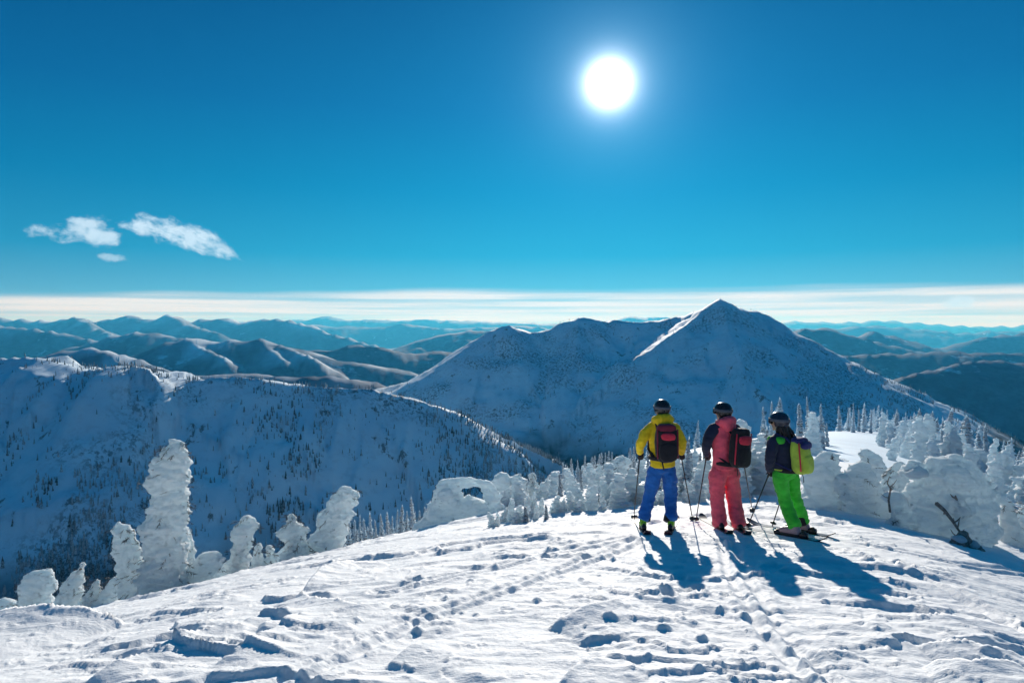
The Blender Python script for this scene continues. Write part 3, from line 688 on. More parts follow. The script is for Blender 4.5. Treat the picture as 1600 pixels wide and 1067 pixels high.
def ghost(label, D, stems, seed, amp=.10, voxel=.042, sprays=0, bare=(), flat=.85, mat='rime', group=None, lean=0.0, name='snow_covered_tree'):
    rnd = random.Random(seed); k = D / F_PX
    base = at(stems[0][0][0], stems[0][0][1], D); z0 = min(base.z, gz(base.x, D)) 
    e = empty(name, (base.x, D, gz(base.x, D)), label, 'tree', group)
    parts = []; spine = None
    for si, st in enumerate(stems):
        pts = [at(p[0], p[1], D + (p[3] if len(p) > 3 else 0)) for p in st]; rad = [p[2] * .44 * k for p in st]
        if si == 0:
            low = Vector((pts[0].x, pts[0].y, gz(pts[0].x, pts[0].y) - .35))
            if low.z < pts[0].z - .1: pts = [low] + pts; rad = [rad[0] * 1.18] + rad
            spine = pts
        P2 = []; R2 = []                                  # resample so the skin keeps its curve
        for i in range(len(pts) - 1):
            for f in (0, .5): P2.append(pts[i].lerp(pts[i + 1], f)); R2.append(rad[i] + (rad[i + 1] - rad[i]) * f)
        P2.append(pts[-1]); R2.append(rad[-1])
        run = pts[-1] - pts[0]
        parts.append(tube(P2, [(r, r * flat) for r in R2], 16, ref=(0, 0, 1) if abs(run.x) > abs(run.z) else (1, 0, 0)))
    # lumps blown onto the windward edges
    for j in range(int(10 + 6 * len(stems))):
        st = rnd.choice(stems); i = rnd.randrange(len(st) - 1); f = rnd.random()
        px = st[i][0] + (st[i + 1][0] - st[i][0]) * f; py = st[i][1] + (st[i + 1][1] - st[i][1]) * f; w = st[i][2] + (st[i + 1][2] - st[i][2]) * f
        t = rnd.uniform(0, 2 * math.pi); c = at(px + w * .40 * math.cos(t), py, D + w * .38 * flat * k * math.sin(t)); r = w * k * rnd.uniform(.08, .18)
        parts.append(ball(c, (r * 1.25, r * 1.1, r * rnd.uniform(.6, 1.0)), 10, 7))
    me = fuse(parts, voxel, 1)
    p = coords(me); nrm = normals(me); q = p + seed * 3.7
    a = amp
    d = a * .85 * fbm3(q * np.array((2.3, 2.3, 3.4)), 3, seed) + a * .55 * vnoise3(q * np.array((2.6, 2.6, 11.0)), seed + 3) + a * .50 * fbm3(q * np.array((8., 8., 17.)), 3, seed + 9, .65)
    d = d - a * .55 * np.clip(vnoise3(q * np.array((5., 5., 7.5)), seed + 5), 0, 1) ** 2      # pits between the feathers
    d = d + a * .42 * (1 - 2 * np.abs(vnoise3(q * np.array((6.5, 6.5, 13.)), seed + 21))) * (.5 + .5 * vnoise3(q * 1.7, seed + 22))
    hn = nrm.copy(); hn[:, 2] *= .45
    put(me, p + hn * d[:, None])
    # rime feathers: small plates and spikes of ice standing off the surface
    p = coords(me); nrm = normals(me); fc = np.empty(len(me.loops), np.int32); me.loops.foreach_get('vertex_index', fc); fc = fc.reshape(-1, 4)
    g = np.random.default_rng(seed); nf = int(min(900, len(p) * .05)); ix = g.choice(len(p), nf)
    o = nrm[ix] + g.normal(0, .45, (nf, 3)) + np.array((0, 0, .15)); o /= np.linalg.norm(o, axis=1)[:, None]
    L = (.015 + .045 * g.random(nf) ** 2.5) * (D / 13.0); u = np.cross(o, g.normal(0, 1, (nf, 3))); u /= np.linalg.norm(u, axis=1)[:, None]; w = np.cross(o, u)
    b0 = p[ix] - o * .012; rr_ = (L * g.uniform(.35, .6, nf))[:, None]; fl = (L * g.uniform(.2, .5, nf))[:, None]
    ve = np.stack([b0 + u * rr_, b0 + w * fl, b0 - u * rr_, b0 - w * fl, b0 + o * L[:, None], b0 + o * L[:, None] * .8 + u * rr_ * .3], 1).reshape(-1, 3)
    k6 = np.arange(nf)[:, None] * 6 + len(p)
    fe = np.concatenate([k6 + np.array(t) for t in ((0, 1, 5, 4), (1, 2, 4, 4), (2, 3, 4, 4), (3, 0, 5, 4))])
    fl_ = [tuple(q_) for q_ in fc.tolist()] + [tuple(dict.fromkeys(q_)) for q_ in fe.tolist()]
    bpy.data.meshes.remove(me); me = mesh_np('snow_coat', np.vstack([p, ve]), fl_)
    child('snow_coat', me, MAT[mat], e)
    if spine and len(spine) > 2:
        tp = [s.copy() for s in spine]; h = len(tp)
        child('trunk', mesh_np('trunk', *tube(tp, [max(.012, .085 * (1 - .85 * i / (h - 1)) * min(1.0, stems[0][0][2] / 45)) for i in range(h)], 8)), MAT['bark'], e)
    if sprays:
        vs_ = []; st = stems[0]
        for j in range(sprays):
            f = rnd.random() ** 1.6; i = min(int(f * (len(st) - 1)), len(st) - 2); g = f * (len(st) - 1) - i
            px = st[i][0] + (st[i + 1][0] - st[i][0]) * g; py = st[i][1] + (st[i + 1][1] - st[i][1]) * g; w = st[i][2] + (st[i + 1][2] - st[i][2]) * g
            sd = rnd.choice((-1, 1, rnd.uniform(-1, 1))); c = at(px + w * .44 * sd, py, D - w * k * .40 * math.sqrt(max(0, 1 - sd * sd)))
            vs_.append(needle_spray(c, (sd + rnd.uniform(-.4, .4), -.5, rnd.uniform(-.5, .1)), rnd.uniform(.08, .26), rnd))
        child('needles', mesh_np('needles', *merge(vs_), smooth=False), MAT['needles'], e)
    for (b, t, r) in bare:
        me = mesh_np('broken_branch', *merge(twig(at(*b), at(*t), r, rnd)))
        child('broken_branch', me, MAT['bark'], e)
    return e

GHOSTS = [
 ('small hooked snow-covered tree at the far left edge of the snowfield', 15.2, [[(-4, 990, 40), (0, 965, 32), (6, 948, 28), (12, 940, 20)], [(10, 944, 22), (19, 950, 12)]], .07, 3),
 ('stout blunt-topped snow-covered tree, second from the left edge', 14.6, [[(50, 985, 66), (53, 950, 58), (59, 918, 50), (63, 903, 44), (65, 896, 30)], [(66, 900, 26), (80, 908, 14)]], .08, 0),
 ('snow-covered tree with a thin pointed tip curled to the right', 14.2, [[(98, 972, 56), (106, 937, 44), (117, 906, 30), (126, 889, 15), (130, 880, 7)], [(90, 950, 26), (86, 942, 16)]], .06, 0),
 ('low snow-covered spike between the curled tip tree and the capped tree', 13.9, [[(134, 968, 44), (141, 938, 28), (149, 915, 14), (153, 906, 6)], [(128, 955, 24), (126, 940, 10)]], .05, 5),
 ('frosted shrub leaning against the foot of the capped snow tree', 13.9, [[(162, 948, 38), (172, 926, 26), (184, 906, 14)], [(176, 940, 24), (190, 915, 14)]], .06, 9),
 ('snow-covered tree with an overhanging cap pointing left at its top', 13.4, [[(212, 948, 64), (208, 905, 50), (200, 866, 44), (192, 838, 38), (188, 824, 30)], [(188, 826, 26), (177, 829, 15), (170, 830, 6)], [(216, 905, 34), (224, 884, 20)]], .07, 12),
 ('tallest snow-covered tree, a thick leaning column on the left', 12.8, [[(254, 952, 96), (256, 900, 80), (258, 850, 72), (262, 800, 67), (266, 752, 62), (270, 718, 54), (272, 700, 40), (268, 692, 22)], [(276, 712, 34), (284, 706, 22), (289, 712, 14)], [(236, 885, 30), (231, 866, 14)]], .10, 22),
 ('slim snow-covered spire close behind the tallest snow column', 13.6, [[(284, 935, 44), (289, 885, 30), (294, 850, 22), (291, 830, 9)], [(296, 860, 18), (300, 845, 8)]], .07, 6),
 ('rounded snow-covered tree bent over beside the tallest column', 13.2, [[(286, 930, 56), (306, 898, 48), (326, 879, 40), (341, 873, 26)]], .05, 0),
 ('low round snow dome over a shrub right of the bent tree', 14.2, [[(320, 922, 46), (338, 902, 46), (350, 892, 36), (354, 886, 24)]], .045, 0),
 ('knob-headed slender snow-covered tree with a hooked top', 13.7, [[(372, 918, 48), (374, 872, 38), (379, 836, 31), (384, 816, 30), (386, 808, 22)], [(388, 814, 24), (395, 824, 14)], [(360, 884, 20), (352, 877, 9)]], .07, 4),
 ('small frosted spike right beside the knob-headed tree', 15.0, [[(401, 910, 30), (403, 872, 18), (404, 847, 6)]], .06, 5),
 ('frosted bush with one arm reaching up right, left of the two-shouldered tree', 15.2, [[(424, 905, 36), (422, 876, 22), (421, 852, 7)], [(426, 892, 26), (439, 870, 22), (449, 858, 12)]], .07, 6),
 ('snow-covered tree with two shoulders and a bare pointed crown', 14.4, [[(462, 905, 64), (462, 862, 48), (460, 832, 36), (457, 812, 18), (456, 803, 8)], [(449, 842, 24), (446, 824, 13)], [(470, 842, 26), (474, 824, 14)]], .075, 14),
 ('thick snow-covered tree leaning far to the right', 14.7, [[(497, 900, 66), (511, 850, 60), (525, 807, 52), (538, 777, 40), (545, 765, 28)], [(547, 772, 26), (552, 790, 14)]], .075, 4),
 ('low wind-drifted snow hummock over a shrub by the leaning tree', 15.2, [[(550, 884, 40), (562, 874, 38), (580, 877, 16)]], .04, 0),
 ('huge snow-covered tree shaped like an arch with a flat top', 16.8, [[(702, 882, 150), (700, 842, 118), (700, 806, 86), (699, 780, 60), (700, 764, 46)], [(688, 762, 24), (712, 756, 24), (740, 753, 17), (760, 758, 17)], [(758, 757, 20), (769, 774, 24), (778, 800, 34), (788, 842, 44)], [(722, 796, 58), (746, 806, 56), (768, 836, 60)]], .07, 0),
 ('two-lobed snow-covered tree right of the arch, like a heart', 18.6, [[(800, 850, 62), (800, 805, 48), (798, 770, 40)], [(790, 770, 30), (785, 753, 30), (787, 744, 22)], [(804, 770, 26), (811, 754, 32), (813, 745, 24)]], .07, 16),
 ('tapered snow-covered tree next to the heart-shaped one', 19.2, [[(834, 842, 48), (833, 795, 38), (832, 765, 27), (832, 747, 14), (831, 739, 6)], [(842, 800, 28), (846, 770, 10)]], .07, 8),
 ('wide frosted clump in front of the thin snowy spike', 20.0, [[(872, 822, 56), (880, 792, 46), (888, 774, 24)], [(860, 815, 40), (858, 795, 18)]], .08, 14),
 ('thin curved snowy spike standing alone on the snow bank', 25.0, [[(864, 792, 18), (862, 768, 11), (859, 747, 4)]], .04, 0),
 ('bushy frosted clump midway between the spike and the domed tree', 21.0, [[(908, 820, 60), (914, 785, 46), (918, 762, 22)], [(898, 808, 36), (892, 786, 16)]], .08, 14),
 ('smooth domed snow-covered tree left of the skier in yellow', 19.5, [[(962, 812, 62), (961, 772, 52), (964, 742, 46), (971, 722, 32), (974, 713, 16)], [(944, 800, 40), (942, 765, 20)]], .06, 4),
 ('snow-covered mound with a peaked top just right of the green skier', 12.6, [[(1302, 812, 96), (1290, 775, 80), (1284, 742, 66), (1292, 722, 44), (1299, 710, 22)], [(1270, 740, 36), (1268, 722, 20)], [(1318, 770, 44), (1330, 790, 40)]], .06, 0),
 ('snow-covered mound leaning left between the peaked one and the giant slab', 12.2, [[(1362, 818, 96), (1350, 786, 80), (1342, 756, 60), (1348, 736, 44), (1356, 727, 24)], [(1322, 765, 40), (1318, 745, 24)], [(1374, 790, 50), (1382, 800, 40)]], .055, 2),
 ('snow-capped hump behind the leaning mound on the right', 15.0, [[(1376, 780, 60), (1366, 742, 46), (1355, 716, 36), (1350, 706, 18)]], .05, 0),
 ('tufted frosted tree against the left side of the giant slab', 13.2, [[(1398, 790, 44), (1400, 750, 36), (1406, 724, 20)], [(1390, 770, 24), (1386, 745, 10)]], .07, 12),
 ('small snow-covered tree with a round head at the right edge', 12.0, [[(1580, 866, 52), (1576, 825, 34), (1572, 795, 26), (1573, 783, 18)]], .05, 4),
 ('snow-covered tree cut off by the right edge of the picture', 12.6, [[(1606, 862, 60), (1602, 820, 44), (1608, 792, 28)]], .06, 6),
]
def build_ghosts():
    for i, (label, D, stems, amp, spr) in enumerate(GHOSTS):
        ghost(label, D, stems, 11 + i, amp * .95 * D / 12.5, .032 if D < 15 else .042, 8 + spr * 3)
    ghost('giant slab of wind-feathered snow over a fallen tree on the right', 11.4,
          [[(1478, 862, 150), (1480, 815, 168), (1482, 780, 160), (1468, 750, 130), (1455, 735, 90)], [(1495, 800, 90), (1530, 785, 72), (1556, 780, 40)], [(1424, 742, 44), (1430, 724, 30)], [(1478, 735, 60), (1490, 720, 34)], [(1412, 842, 56), (1404, 805, 44), (1398, 775, 30)], [(1530, 760, 50), (1545, 745, 24)]],
          77, .085, .034, 6, (((1499, 815, 10.98), (1493, 774, 10.90), .042), ((1463, 786, 10.97), (1502, 832, 10.72), .034), ((1391, 800, 11.25), (1390, 744, 11.15), .020), ((1478, 862, 10.7), (1500, 828, 10.78), .028)), flat=.62)
    # the torn stump poking out below the slab
    rnd = random.Random(5); c = ground_at(1508, 853); D = c.y
    e = empty('tree_stump', c, 'torn grey tree stump half under snow below the giant slab', 'stump')
    parts = [tube([at(1490, 862, D), at(1502, 843, D + .05), at(1511, 832, D + .1)], [.11, .08, .04], 12), tube([at(1512, 866, D), at(1515, 848, D + .05), at(1507, 836, D + .1)], [.10, .08, .045], 12), tube([at(1526, 864, D), at(1523, 852, D + .1)], [.09, .04], 12)]
    me = fuse(parts, .025, 1); p = coords(me); put(me, p + normals(me) * (.03 * fbm3(p * np.array((9, 9, 4.)), 3, 4) + .012 * fbm3(p * 30, 2, 5))[:, None])
    child('wood', me, MAT['bark'], e)
    me = fuse([ball(at(1499, 842, D - .02), (.11, .11, .05), 14, 9), ball(at(1488, 858, D - .08), (.12, .12, .06), 14, 9), ball(at(1520, 850, D), (.08, .1, .045), 14, 9), ball(at(1508, 862, D - .12), (.13, .08, .05), 14, 9)], .025, 1)
    p = coords(me); put(me, p + normals(me) * (.02 * fbm3(p * 8, 3, 6))[:, None]); child('snow_cap', me, MAT['rime'], e)
build_ghosts()

# ------------------------------------------------------------------ frosted firs on the ridge
def fir_mesh(seed, H=4.0, W=.62, whorls=15, per=8, prof=.75, fat=1.0):
    """trunk, rime-loaded branches and the dark needles under them; base at the origin"""
    rnd = random.Random(seed); snow = []; need = []
    bend = (rnd.uniform(-.05, .05), rnd.uniform(-.05, .05))
    def axis(h): return Vector((bend[0] * (h / H) ** 2 * H, bend[1] * (h / H) ** 2 * H, h))
    for w in range(whorls):
        f = (w + .3) / whorls; h = H * (.04 + .95 * f)
        r = W * (1 - f) ** prof * rnd.uniform(.75, 1.15) + .05
        n = max(4, int(per * (1 - .4 * f)))
        for k in range(n):
            t = 2 * math.pi * (k + rnd.random() * .7) / n; L = r * rnd.uniform(.6, 1.15); d = Vector((math.cos(t), math.sin(t), 0))
            a = axis(h); dr = rnd.uniform(.15, .5) * L
            p = [a, a + d * L * .45 + Vector((0, 0, -dr * .2)), a + d * L * .85 + Vector((0, 0, -dr * .75)), a + d * L * 1.05 + Vector((0, 0, -dr * 1.15))]
            th = (.05 + .16 * L) * rnd.uniform(.8, 1.3) * fat
            snow.append(tube(p, [(th * .7, th * .8), (th * 1.15, th), (th * .9, th * .8), (th * .3, th * .3)], 6, ref=(-d.y, d.x, 0)))
            if rnd.random() < .30:
                q = [x + Vector((0, 0, -th * .75)) for x in p]
                need.append(tube(q, [(th * .4, th * .3), (th * 1.0, th * .4), (th * .8, th * .35), (th * .2, th * .2)], 5, ref=(-d.y, d.x, 0)))
    snow.append(tube([axis(H * f) for f in (-.1, .2, .45, .7, .9)], [.16 * W / .4, .15 * W / .4, .13 * W / .4, .10, .07], 9))
    snow.append(tube([axis(H * .86), axis(H * .94), axis(H * 1.02)], [.085, .07, .02], 7))
    sv, sf = merge(snow); sv = sv + .035 * np.stack([fbm3(sv * 7 + o, 2, seed + o) for o in (0, 40, 80)], -1)
    trunk = tube([axis(-.5), axis(H * .3), axis(H * .7), axis(H * .98)], [.09, .07, .04, .012], 7)
    return mesh_np('rime_branches', sv, sf), mesh_np('needles', *merge(need)), mesh_np('trunk', *trunk)
FIRS = [fir_mesh(200 + i, H=4.0, W=(.34, .40, .28, .46, .34, .44)[i], whorls=(17, 17, 18, 17, 18, 16)[i], prof=(.75, .55, .7, .60, .5, .8)[i], fat=(1.0, 1.2, 1.0, 1.2, 1.25, 1.1)[i]) for i in range(6)]
def far_fir_mesh(seed):
    a, b, c = fir_mesh(seed, 4.0, .70, 8, 6)
    return a
SMALL_FIRS = [far_fir_mesh(300 + i) for i in range(4)]
def plastered_mesh(seed):
    """a rime-plastered tree 4 m tall at the origin: leaning lumpy column with side lobes"""
    rnd = random.Random(seed); lean = rnd.uniform(-.22, .22); n = 7; parts = []
    def ax(f): return Vector((lean * f * f * 4, rnd.uniform(-.04, .04), f * 4.0))
    pts = [ax(i / (n - 1)) for i in range(n)]; pts[0].z = -.5
    R0 = rnd.uniform(.42, .62); rad = [R0 * (1 - (i / (n - 1)) ** 1.4 * rnd.uniform(.62, .85)) * rnd.uniform(.85, 1.12) for i in range(n)]
    parts.append(tube(pts, rad, 14, ref=(1, 0, 0)))
    for k in range(rnd.randrange(5, 10)):
        f = rnd.uniform(.1, .85); i = min(int(f * (n - 1)), n - 2); t = rnd.uniform(0, 6.28); L = rad[i] * rnd.uniform(.8, 1.5); p = pts[i].lerp(pts[i + 1], .5); dd = Vector((math.cos(t), math.sin(t), rnd.uniform(.1, .9)))
        parts.append(tube([p, p + dd * L * .6, p + dd * L], [rad[i] * .55, rad[i] * .45, rad[i] * .2], 9))
    for k in range(26):
        f = rnd.random(); i = min(int(f * (n - 1)), n - 2); t = rnd.uniform(0, 6.28); p = pts[i].lerp(pts[i + 1], f * (n - 1) - i); r = rad[i] * rnd.uniform(.18, .4)
        parts.append(ball(p + Vector((math.cos(t), math.sin(t), 0)) * rad[i] * .85, (r, r, r * .7), 8, 6))
    me = fuse(parts, .085, 1); p = coords(me); q = p + seed * 2.3
    d = .16 * fbm3(q * np.array((2., 2., 3.)), 3, seed) + .09 * vnoise3(q * np.array((2.6, 2.6, 8.)), seed + 2) + .06 * fbm3(q * np.array((6., 6., 10.)), 2, seed + 5)
    put(me, p + normals(me) * d[:, None])
    tr = mesh_np('trunk', *tube([Vector((0, 0, -.5))] + pts[1:-1], [.1, .09, .08, .06, .04, .02], 7))
    return me, tr
PLASTERED = [plastered_mesh(400 + i) for i in range(7)]
def plastered(x, y, H, label, group, var, wide=1.0, rz=0.0, sink=.1):
    e = empty('snow_covered_tree', (x, y, gz(x, y) - sink), label, 'tree', group); s = H / 4.0; e.scale = (s * wide, s * wide, s); e.rotation_euler[2] = rz
    link('snow_coat', PLASTERED[var % 7][0], MAT['rime'], e); link('trunk', PLASTERED[var % 7][1], MAT['bark'], e)
    return e
def fir(x, y, H, label, group, var, wide=1.0, small=False, rz=0.0, sink=.15):
    z = gz(x, y) - sink
    s = H / 4.0
    if small:
        o = link('frosted_fir', SMALL_FIRS[var % 4], MAT['rime_twiggy'], None, label, 'tree', group)
        o.location = (x, y, z); o.scale = (s * wide, s * wide, s); o.rotation_euler[2] = rz; return o
    e = empty('frosted_fir', (x, y, z), label, 'tree', group); e.scale = (s * wide, s * wide, s); e.rotation_euler[2] = rz
    for nm, me, m in zip(('rime_branches', 'needles', 'trunk'), FIRS[var % 6], ('rime_twiggy', 'needles', 'bark')): link(nm, me, MAT[m], e)
    return e
def build_firs():
    rnd = random.Random(21)
    def tops(lst, D0, D1, label, group, wide=(.8, 1.2), minh=1.2, lump=0.0, label2=None, group2=None):
        for px, py in lst:
            D = rnd.uniform(D0, D1); p = at(px, py, D); g = gz(p.x, D)
            if rnd.random() < lump:
                h = max(minh, p.z - g + .05); plastered(p.x, D, h, label2, group2, rnd.randrange(7), rnd.uniform(1.0, 1.5) * min(1.6, max(1.0, 2.2 / h)) ** .6, rnd.uniform(0, 6)); continue
            fir(p.x, D, max(minh, p.z - g + .15), label, group, rnd.randrange(6), rnd.uniform(*wide) * min(1.0, 2.6 / max(.8, (p.z - g))) ** .5, False, rnd.uniform(0, 6))
    tops([(536, 822), (545, 815), (553, 812), (562, 806), (570, 810), (579, 801), (588, 812), (597, 803), (605, 800), (612, 807), (619, 797), (626, 789), (635, 798), (645, 777), (655, 801), (664, 792), (673, 782), (594, 822), (610, 826), (630, 820), (574, 824), (556, 828), (648, 818)],
         27, 34, 'narrow frosted fir in the dense row between the leaning tree and the arch', 'dense row of frosted firs', (.75, 1.0))
    tops([(893, 752), (903, 760), (914, 736), (924, 737), (935, 747), (946, 736), (955, 742), (984, 716), (992, 713), (880, 775), (927, 765), (938, 770), (950, 765)], 24, 34,
         'frosted fir on the snow bank left of the yellow-jacketed skier', 'firs left of the yellow-jacketed skier')
    tops([(1074, 684), (1086, 697), (1097, 716), (1081, 716), (1062, 735), (1091, 728), (1068, 722), (1076, 742), (1100, 742)], 15, 19, 'frosted fir in the gap between the yellow and pink skiers', 'firs between the yellow and pink skiers', (.9, 1.3), 1.0, .35, 'lumpy snow-plastered tree between the yellow and pink skiers', 'snow-plastered trees between the yellow and pink skiers')
    tops([(1170, 653), (1178, 672), (1188, 664), (1198, 668), (1184, 690), (1165, 690), (1174, 705), (1193, 700), (1160, 712)], 15, 20, 'frosted fir in the gap between the pink and green skiers', 'firs between the pink and green skiers', (.9, 1.3), 1.0, .4, 'lumpy snow-plastered tree between the pink and green skiers', 'snow-plastered trees between the pink and green skiers')
    tops([(1020, 742), (1034, 752), (1012, 728), (1040, 762), (1028, 735)], 15.5, 19, 'frosted fir seen between the legs and beside the hips of the yellow-jacketed skier', 'firs behind the yellow-jacketed skier', (.9, 1.3))
    tops([(1251, 631), (1264, 621), (1284, 633), (1232, 648), (1272, 655), (1293, 662), (1258, 668)], 38, 52, 'tall frosted fir in the group above the lime backpack', 'tall firs above the lime backpack')
    tops([(1312, 634), (1326, 637), (1334, 631), (1343, 640), (1350, 633), (1361, 641)], 95, 130, 'frosted fir on the skyline at the top of the white path', 'firs at the top of the white path')
    tops([(772, 790), (786, 800), (815, 785), (822, 770), (845, 790), (856, 782), (868, 778), (876, 790), (886, 770), (898, 772), (906, 782), (921, 752), (930, 758), (940, 752), (951, 756), (988, 735), (996, 742), (980, 742), (1003, 750), (890, 790), (912, 796), (936, 790), (955, 785), (990, 770), (925, 782), (862, 800)], 17.5, 24,
         'white frosted fir in the thick band from the arch to the yellow-jacketed skier', 'thick band of firs left of the skiers', (1.0, 1.5), .8, .6, 'lumpy snow-plastered tree in the thick band from the arch to the yellow-jacketed skier', 'snow-plastered trees in the band left of the skiers')
    # the near fringe where the snow breaks away past the skiers
    bx, by = [770, 880, 980, 1060, 1160, 1260], [824, 806, 793, 786, 777, 768]
    tx, ty = [770, 800, 830, 860, 893, 914, 945, 965, 990, 1006, 1020, 1040, 1062, 1080, 1100, 1120, 1160, 1172, 1190, 1205, 1240], [795, 768, 758, 772, 758, 745, 742, 730, 722, 735, 745, 750, 725, 705, 722, 735, 690, 672, 680, 690, 690]
    px = 772.0
    while px < 1212:
        base = float(np.interp(px, bx, by)) + rnd.uniform(-9, 1); top = float(np.interp(px, tx, ty)) + rnd.uniform(0, 1) ** 1.5 * 38
        g = ground_at(px, base); h = max(.35, at(px, top, g.y).z - g.z)
        grp = 'left of the yellow-jacketed skier' if px < 1010 else ('behind the yellow-jacketed skier' if px < 1070 else 'behind the pink-suited skier')
        if rnd.random() < .8: plastered(g.x, g.y, h, 'small snow-plastered treetop in the near fringe ' + grp, 'snow-plastered treetops ' + grp, rnd.randrange(7), rnd.uniform(1.2, 2.2), rnd.uniform(0, 6))
        else: fir(g.x, g.y, h, 'small frosted fir top in the near fringe ' + grp, 'fir tops ' + grp, rnd.randrange(6), rnd.uniform(1.2, 2.0), False, rnd.uniform(0, 6), .08)
        px += rnd.uniform(4, 10)
    def scatter(n, px0, px1, D0, D1, h0, h1, label, group, small=False, keep=None, wide=(.9, 1.4), lump=False):
        c = 0; tries = 0
        while c < n and tries < n * 40:
            tries += 1
            D = math.exp(rnd.uniform(math.log(D0), math.log(D1))); px = rnd.uniform(px0, px1); p = at(px, 508, D)
            s, t = ridge_st(np.array([p.x]), np.array([D])); s, t = float(s[0]), float(t[0])
            if keep and not keep(s, t, px, D): continue
            if lump: plastered(p.x, D, rnd.uniform(h0, h1), label, group, rnd.randrange(7), rnd.uniform(*wide), rnd.uniform(0, 6))
            else: fir(p.x, D, rnd.uniform(h0, h1), label, group, rnd.randrange(6), rnd.uniform(*wide), small, rnd.uniform(0, 6))
            c += 1
    scatter(18, 1345, 1490, 45, 125, 2.2, 4.6, 'frosted fir along the right side of the white path', 'firs right of the white path', False, lambda s, t, px, D: t < -2.5 - (s - 40) * .03)
    scatter(46, 1340, 1500, 30, 110, 1.3, 3.0, 'snow-plastered tree along the right side of the white path', 'snow-plastered trees right of the white path', False, lambda s, t, px, D: t < -2.0 - max(0, s - 40) * .03, (1.0, 1.7), True)
    scatter(14, 1410, 1610, 30, 90, 2.0, 4.0, 'frosted fir on the shaded slope above the giant slab', 'firs on the slope above the giant slab', False, lambda s, t, px, D: t < -7)
    scatter(40, 1420, 1620, 17, 70, 1.1, 2.6, 'snow-plastered tree on the slope above the giant slab', 'snow-plastered trees above the giant slab', False, lambda s, t, px, D: t < -5, (1.0, 1.7), True)
    scatter(7, 1268, 1330, 24, 48, 1.2, 2.2, 'snow-plastered tree at the left side of the white path', 'snow-plastered trees left of the white path', False, lambda s, t, px, D: t > 1.0, (1.0, 1.6), True)
    scatter(60, 1310, 1500, 140, 215, 3.0, 6.0, 'little frosted fir on the distant knoll beyond the white path', 'little firs on the knoll', True)
    scatter(30, 1470, 1620, 130, 240, 3.0, 7.0, 'little frosted fir below the knoll at the right edge', 'little firs below the knoll', True)
    scatter(8, 1000, 1300, 60, 100, 2.5, 4.5, 'frosted fir down the slope behind the three skiers', 'firs behind the skiers', False, lambda s, t, px, D: t > 2)
build_firs()

# ------------------------------------------------------------------ forest on the far slopes (one mass)
def build_forest():
    g = np.random.default_rng(5)
    N = 800000
    az = g.uniform(-.74, .74, N); r = np.exp(g.uniform(math.log(330), math.log(3000), N))
    x, y = r * np.sin(az), r * np.cos(az)
    m = fbm2(x / 150, y / 220, 4, 61) + .5 * fbm2(x / 40, y / 60, 3, 63)
    dens = sstep(m, -.10, .50) ** 1.3 * .9 + .03
    left = sstep(x, 250, -150) * sstep(r, 1500, 1200)
    right = sstep(x - .36 * y, -60, 40)
    dens = dens * (.20 + 1.7 * left + .8 * right) + .55 * left * sstep(r, 950, 600)
    dens = dens + 1.2 * sstep(np.abs(x + 20), 170, 90) * sstep(np.abs(y - 1330), 230, 130)
    keep = g.random(N) < np.clip(dens, 0, 1) * .62
    x, y, r = x[keep], y[keep], r[keep]; z = height(x, y, True)
    low = .5 * sstep(z + 70 * fbm2(x / 220, y / 220, 3, 66), -200, -320)
    keep = (g.random(len(x)) < .55 + low) & (z > -520)
    s, t = ridge_st(x, y); keep &= (np.abs(t) > 60)
    idx = np.flatnonzero(keep)
    if len(idx) > 54000: keep = np.zeros(len(x), bool); keep[g.choice(idx, 54000, replace=False)] = True
    # a fringe of trees along the crest of the near ridge
    cp = MID[0][0]; ex = []; 
    for a, b in zip(cp[:-1], cp[1:]):
        n = int((b - a).length / 7)
        for k in range(n):
            f = g.random(); ex.append((a.x + (b.x - a.x) * f + g.normal(0, 9), a.y + (b.y - a.y) * f + g.normal(0, 9)))
    ex = np.array(ex); x = np.concatenate([x[keep], ex[:, 0]]); y = np.concatenate([y[keep], ex[:, 1]]); z = height(x, y, True)
    n = len(x); H = (3.5 + 9 * g.random(n) ** 1.6) * (.8 + .4 * sstep(z, -50, -300)); W = H * g.uniform(.13, .20, n)
    seg = 4; tiers = ((-.04, .55, 1.0), (.34, 1.0, .68))
    V = []; Fc = []; per = len(tiers) * (seg + 1)
    ang = g.uniform(0, 6.28, n)
    for (b0, t0, w0) in tiers:
        for k in range(seg):
            a = ang + 2 * math.pi * k / seg; j = W * w0 * g.uniform(.65, 1.3, n)
            V.append(np.stack([x + np.cos(a) * j, y + np.sin(a) * j, z + H * (b0 + g.uniform(-.03, .03, n))], -1))
        V.append(np.stack([x + g.normal(0, .1, n), y, z + H * t0], -1))
    V = np.stack(V, 1).reshape(-1, 3); base = np.arange(n)[:, None] * per
    for ti in range(len(tiers)):
        for k in range(seg):
            o = ti * (seg + 1); Fc.append(np.concatenate([base + o + k, base + o + (k + 1) % seg, base + o + seg], 1))
    me = mesh_np('forest', V, np.concatenate(Fc), smooth=False)
    o = link('forest', me, MAT['far_fir'], kind='stuff'); o['label'] = 'dark snowy conifer forest on the shaded mountain slopes'; o['category'] = 'forest'
    print('forest trees', n)
build_forest()
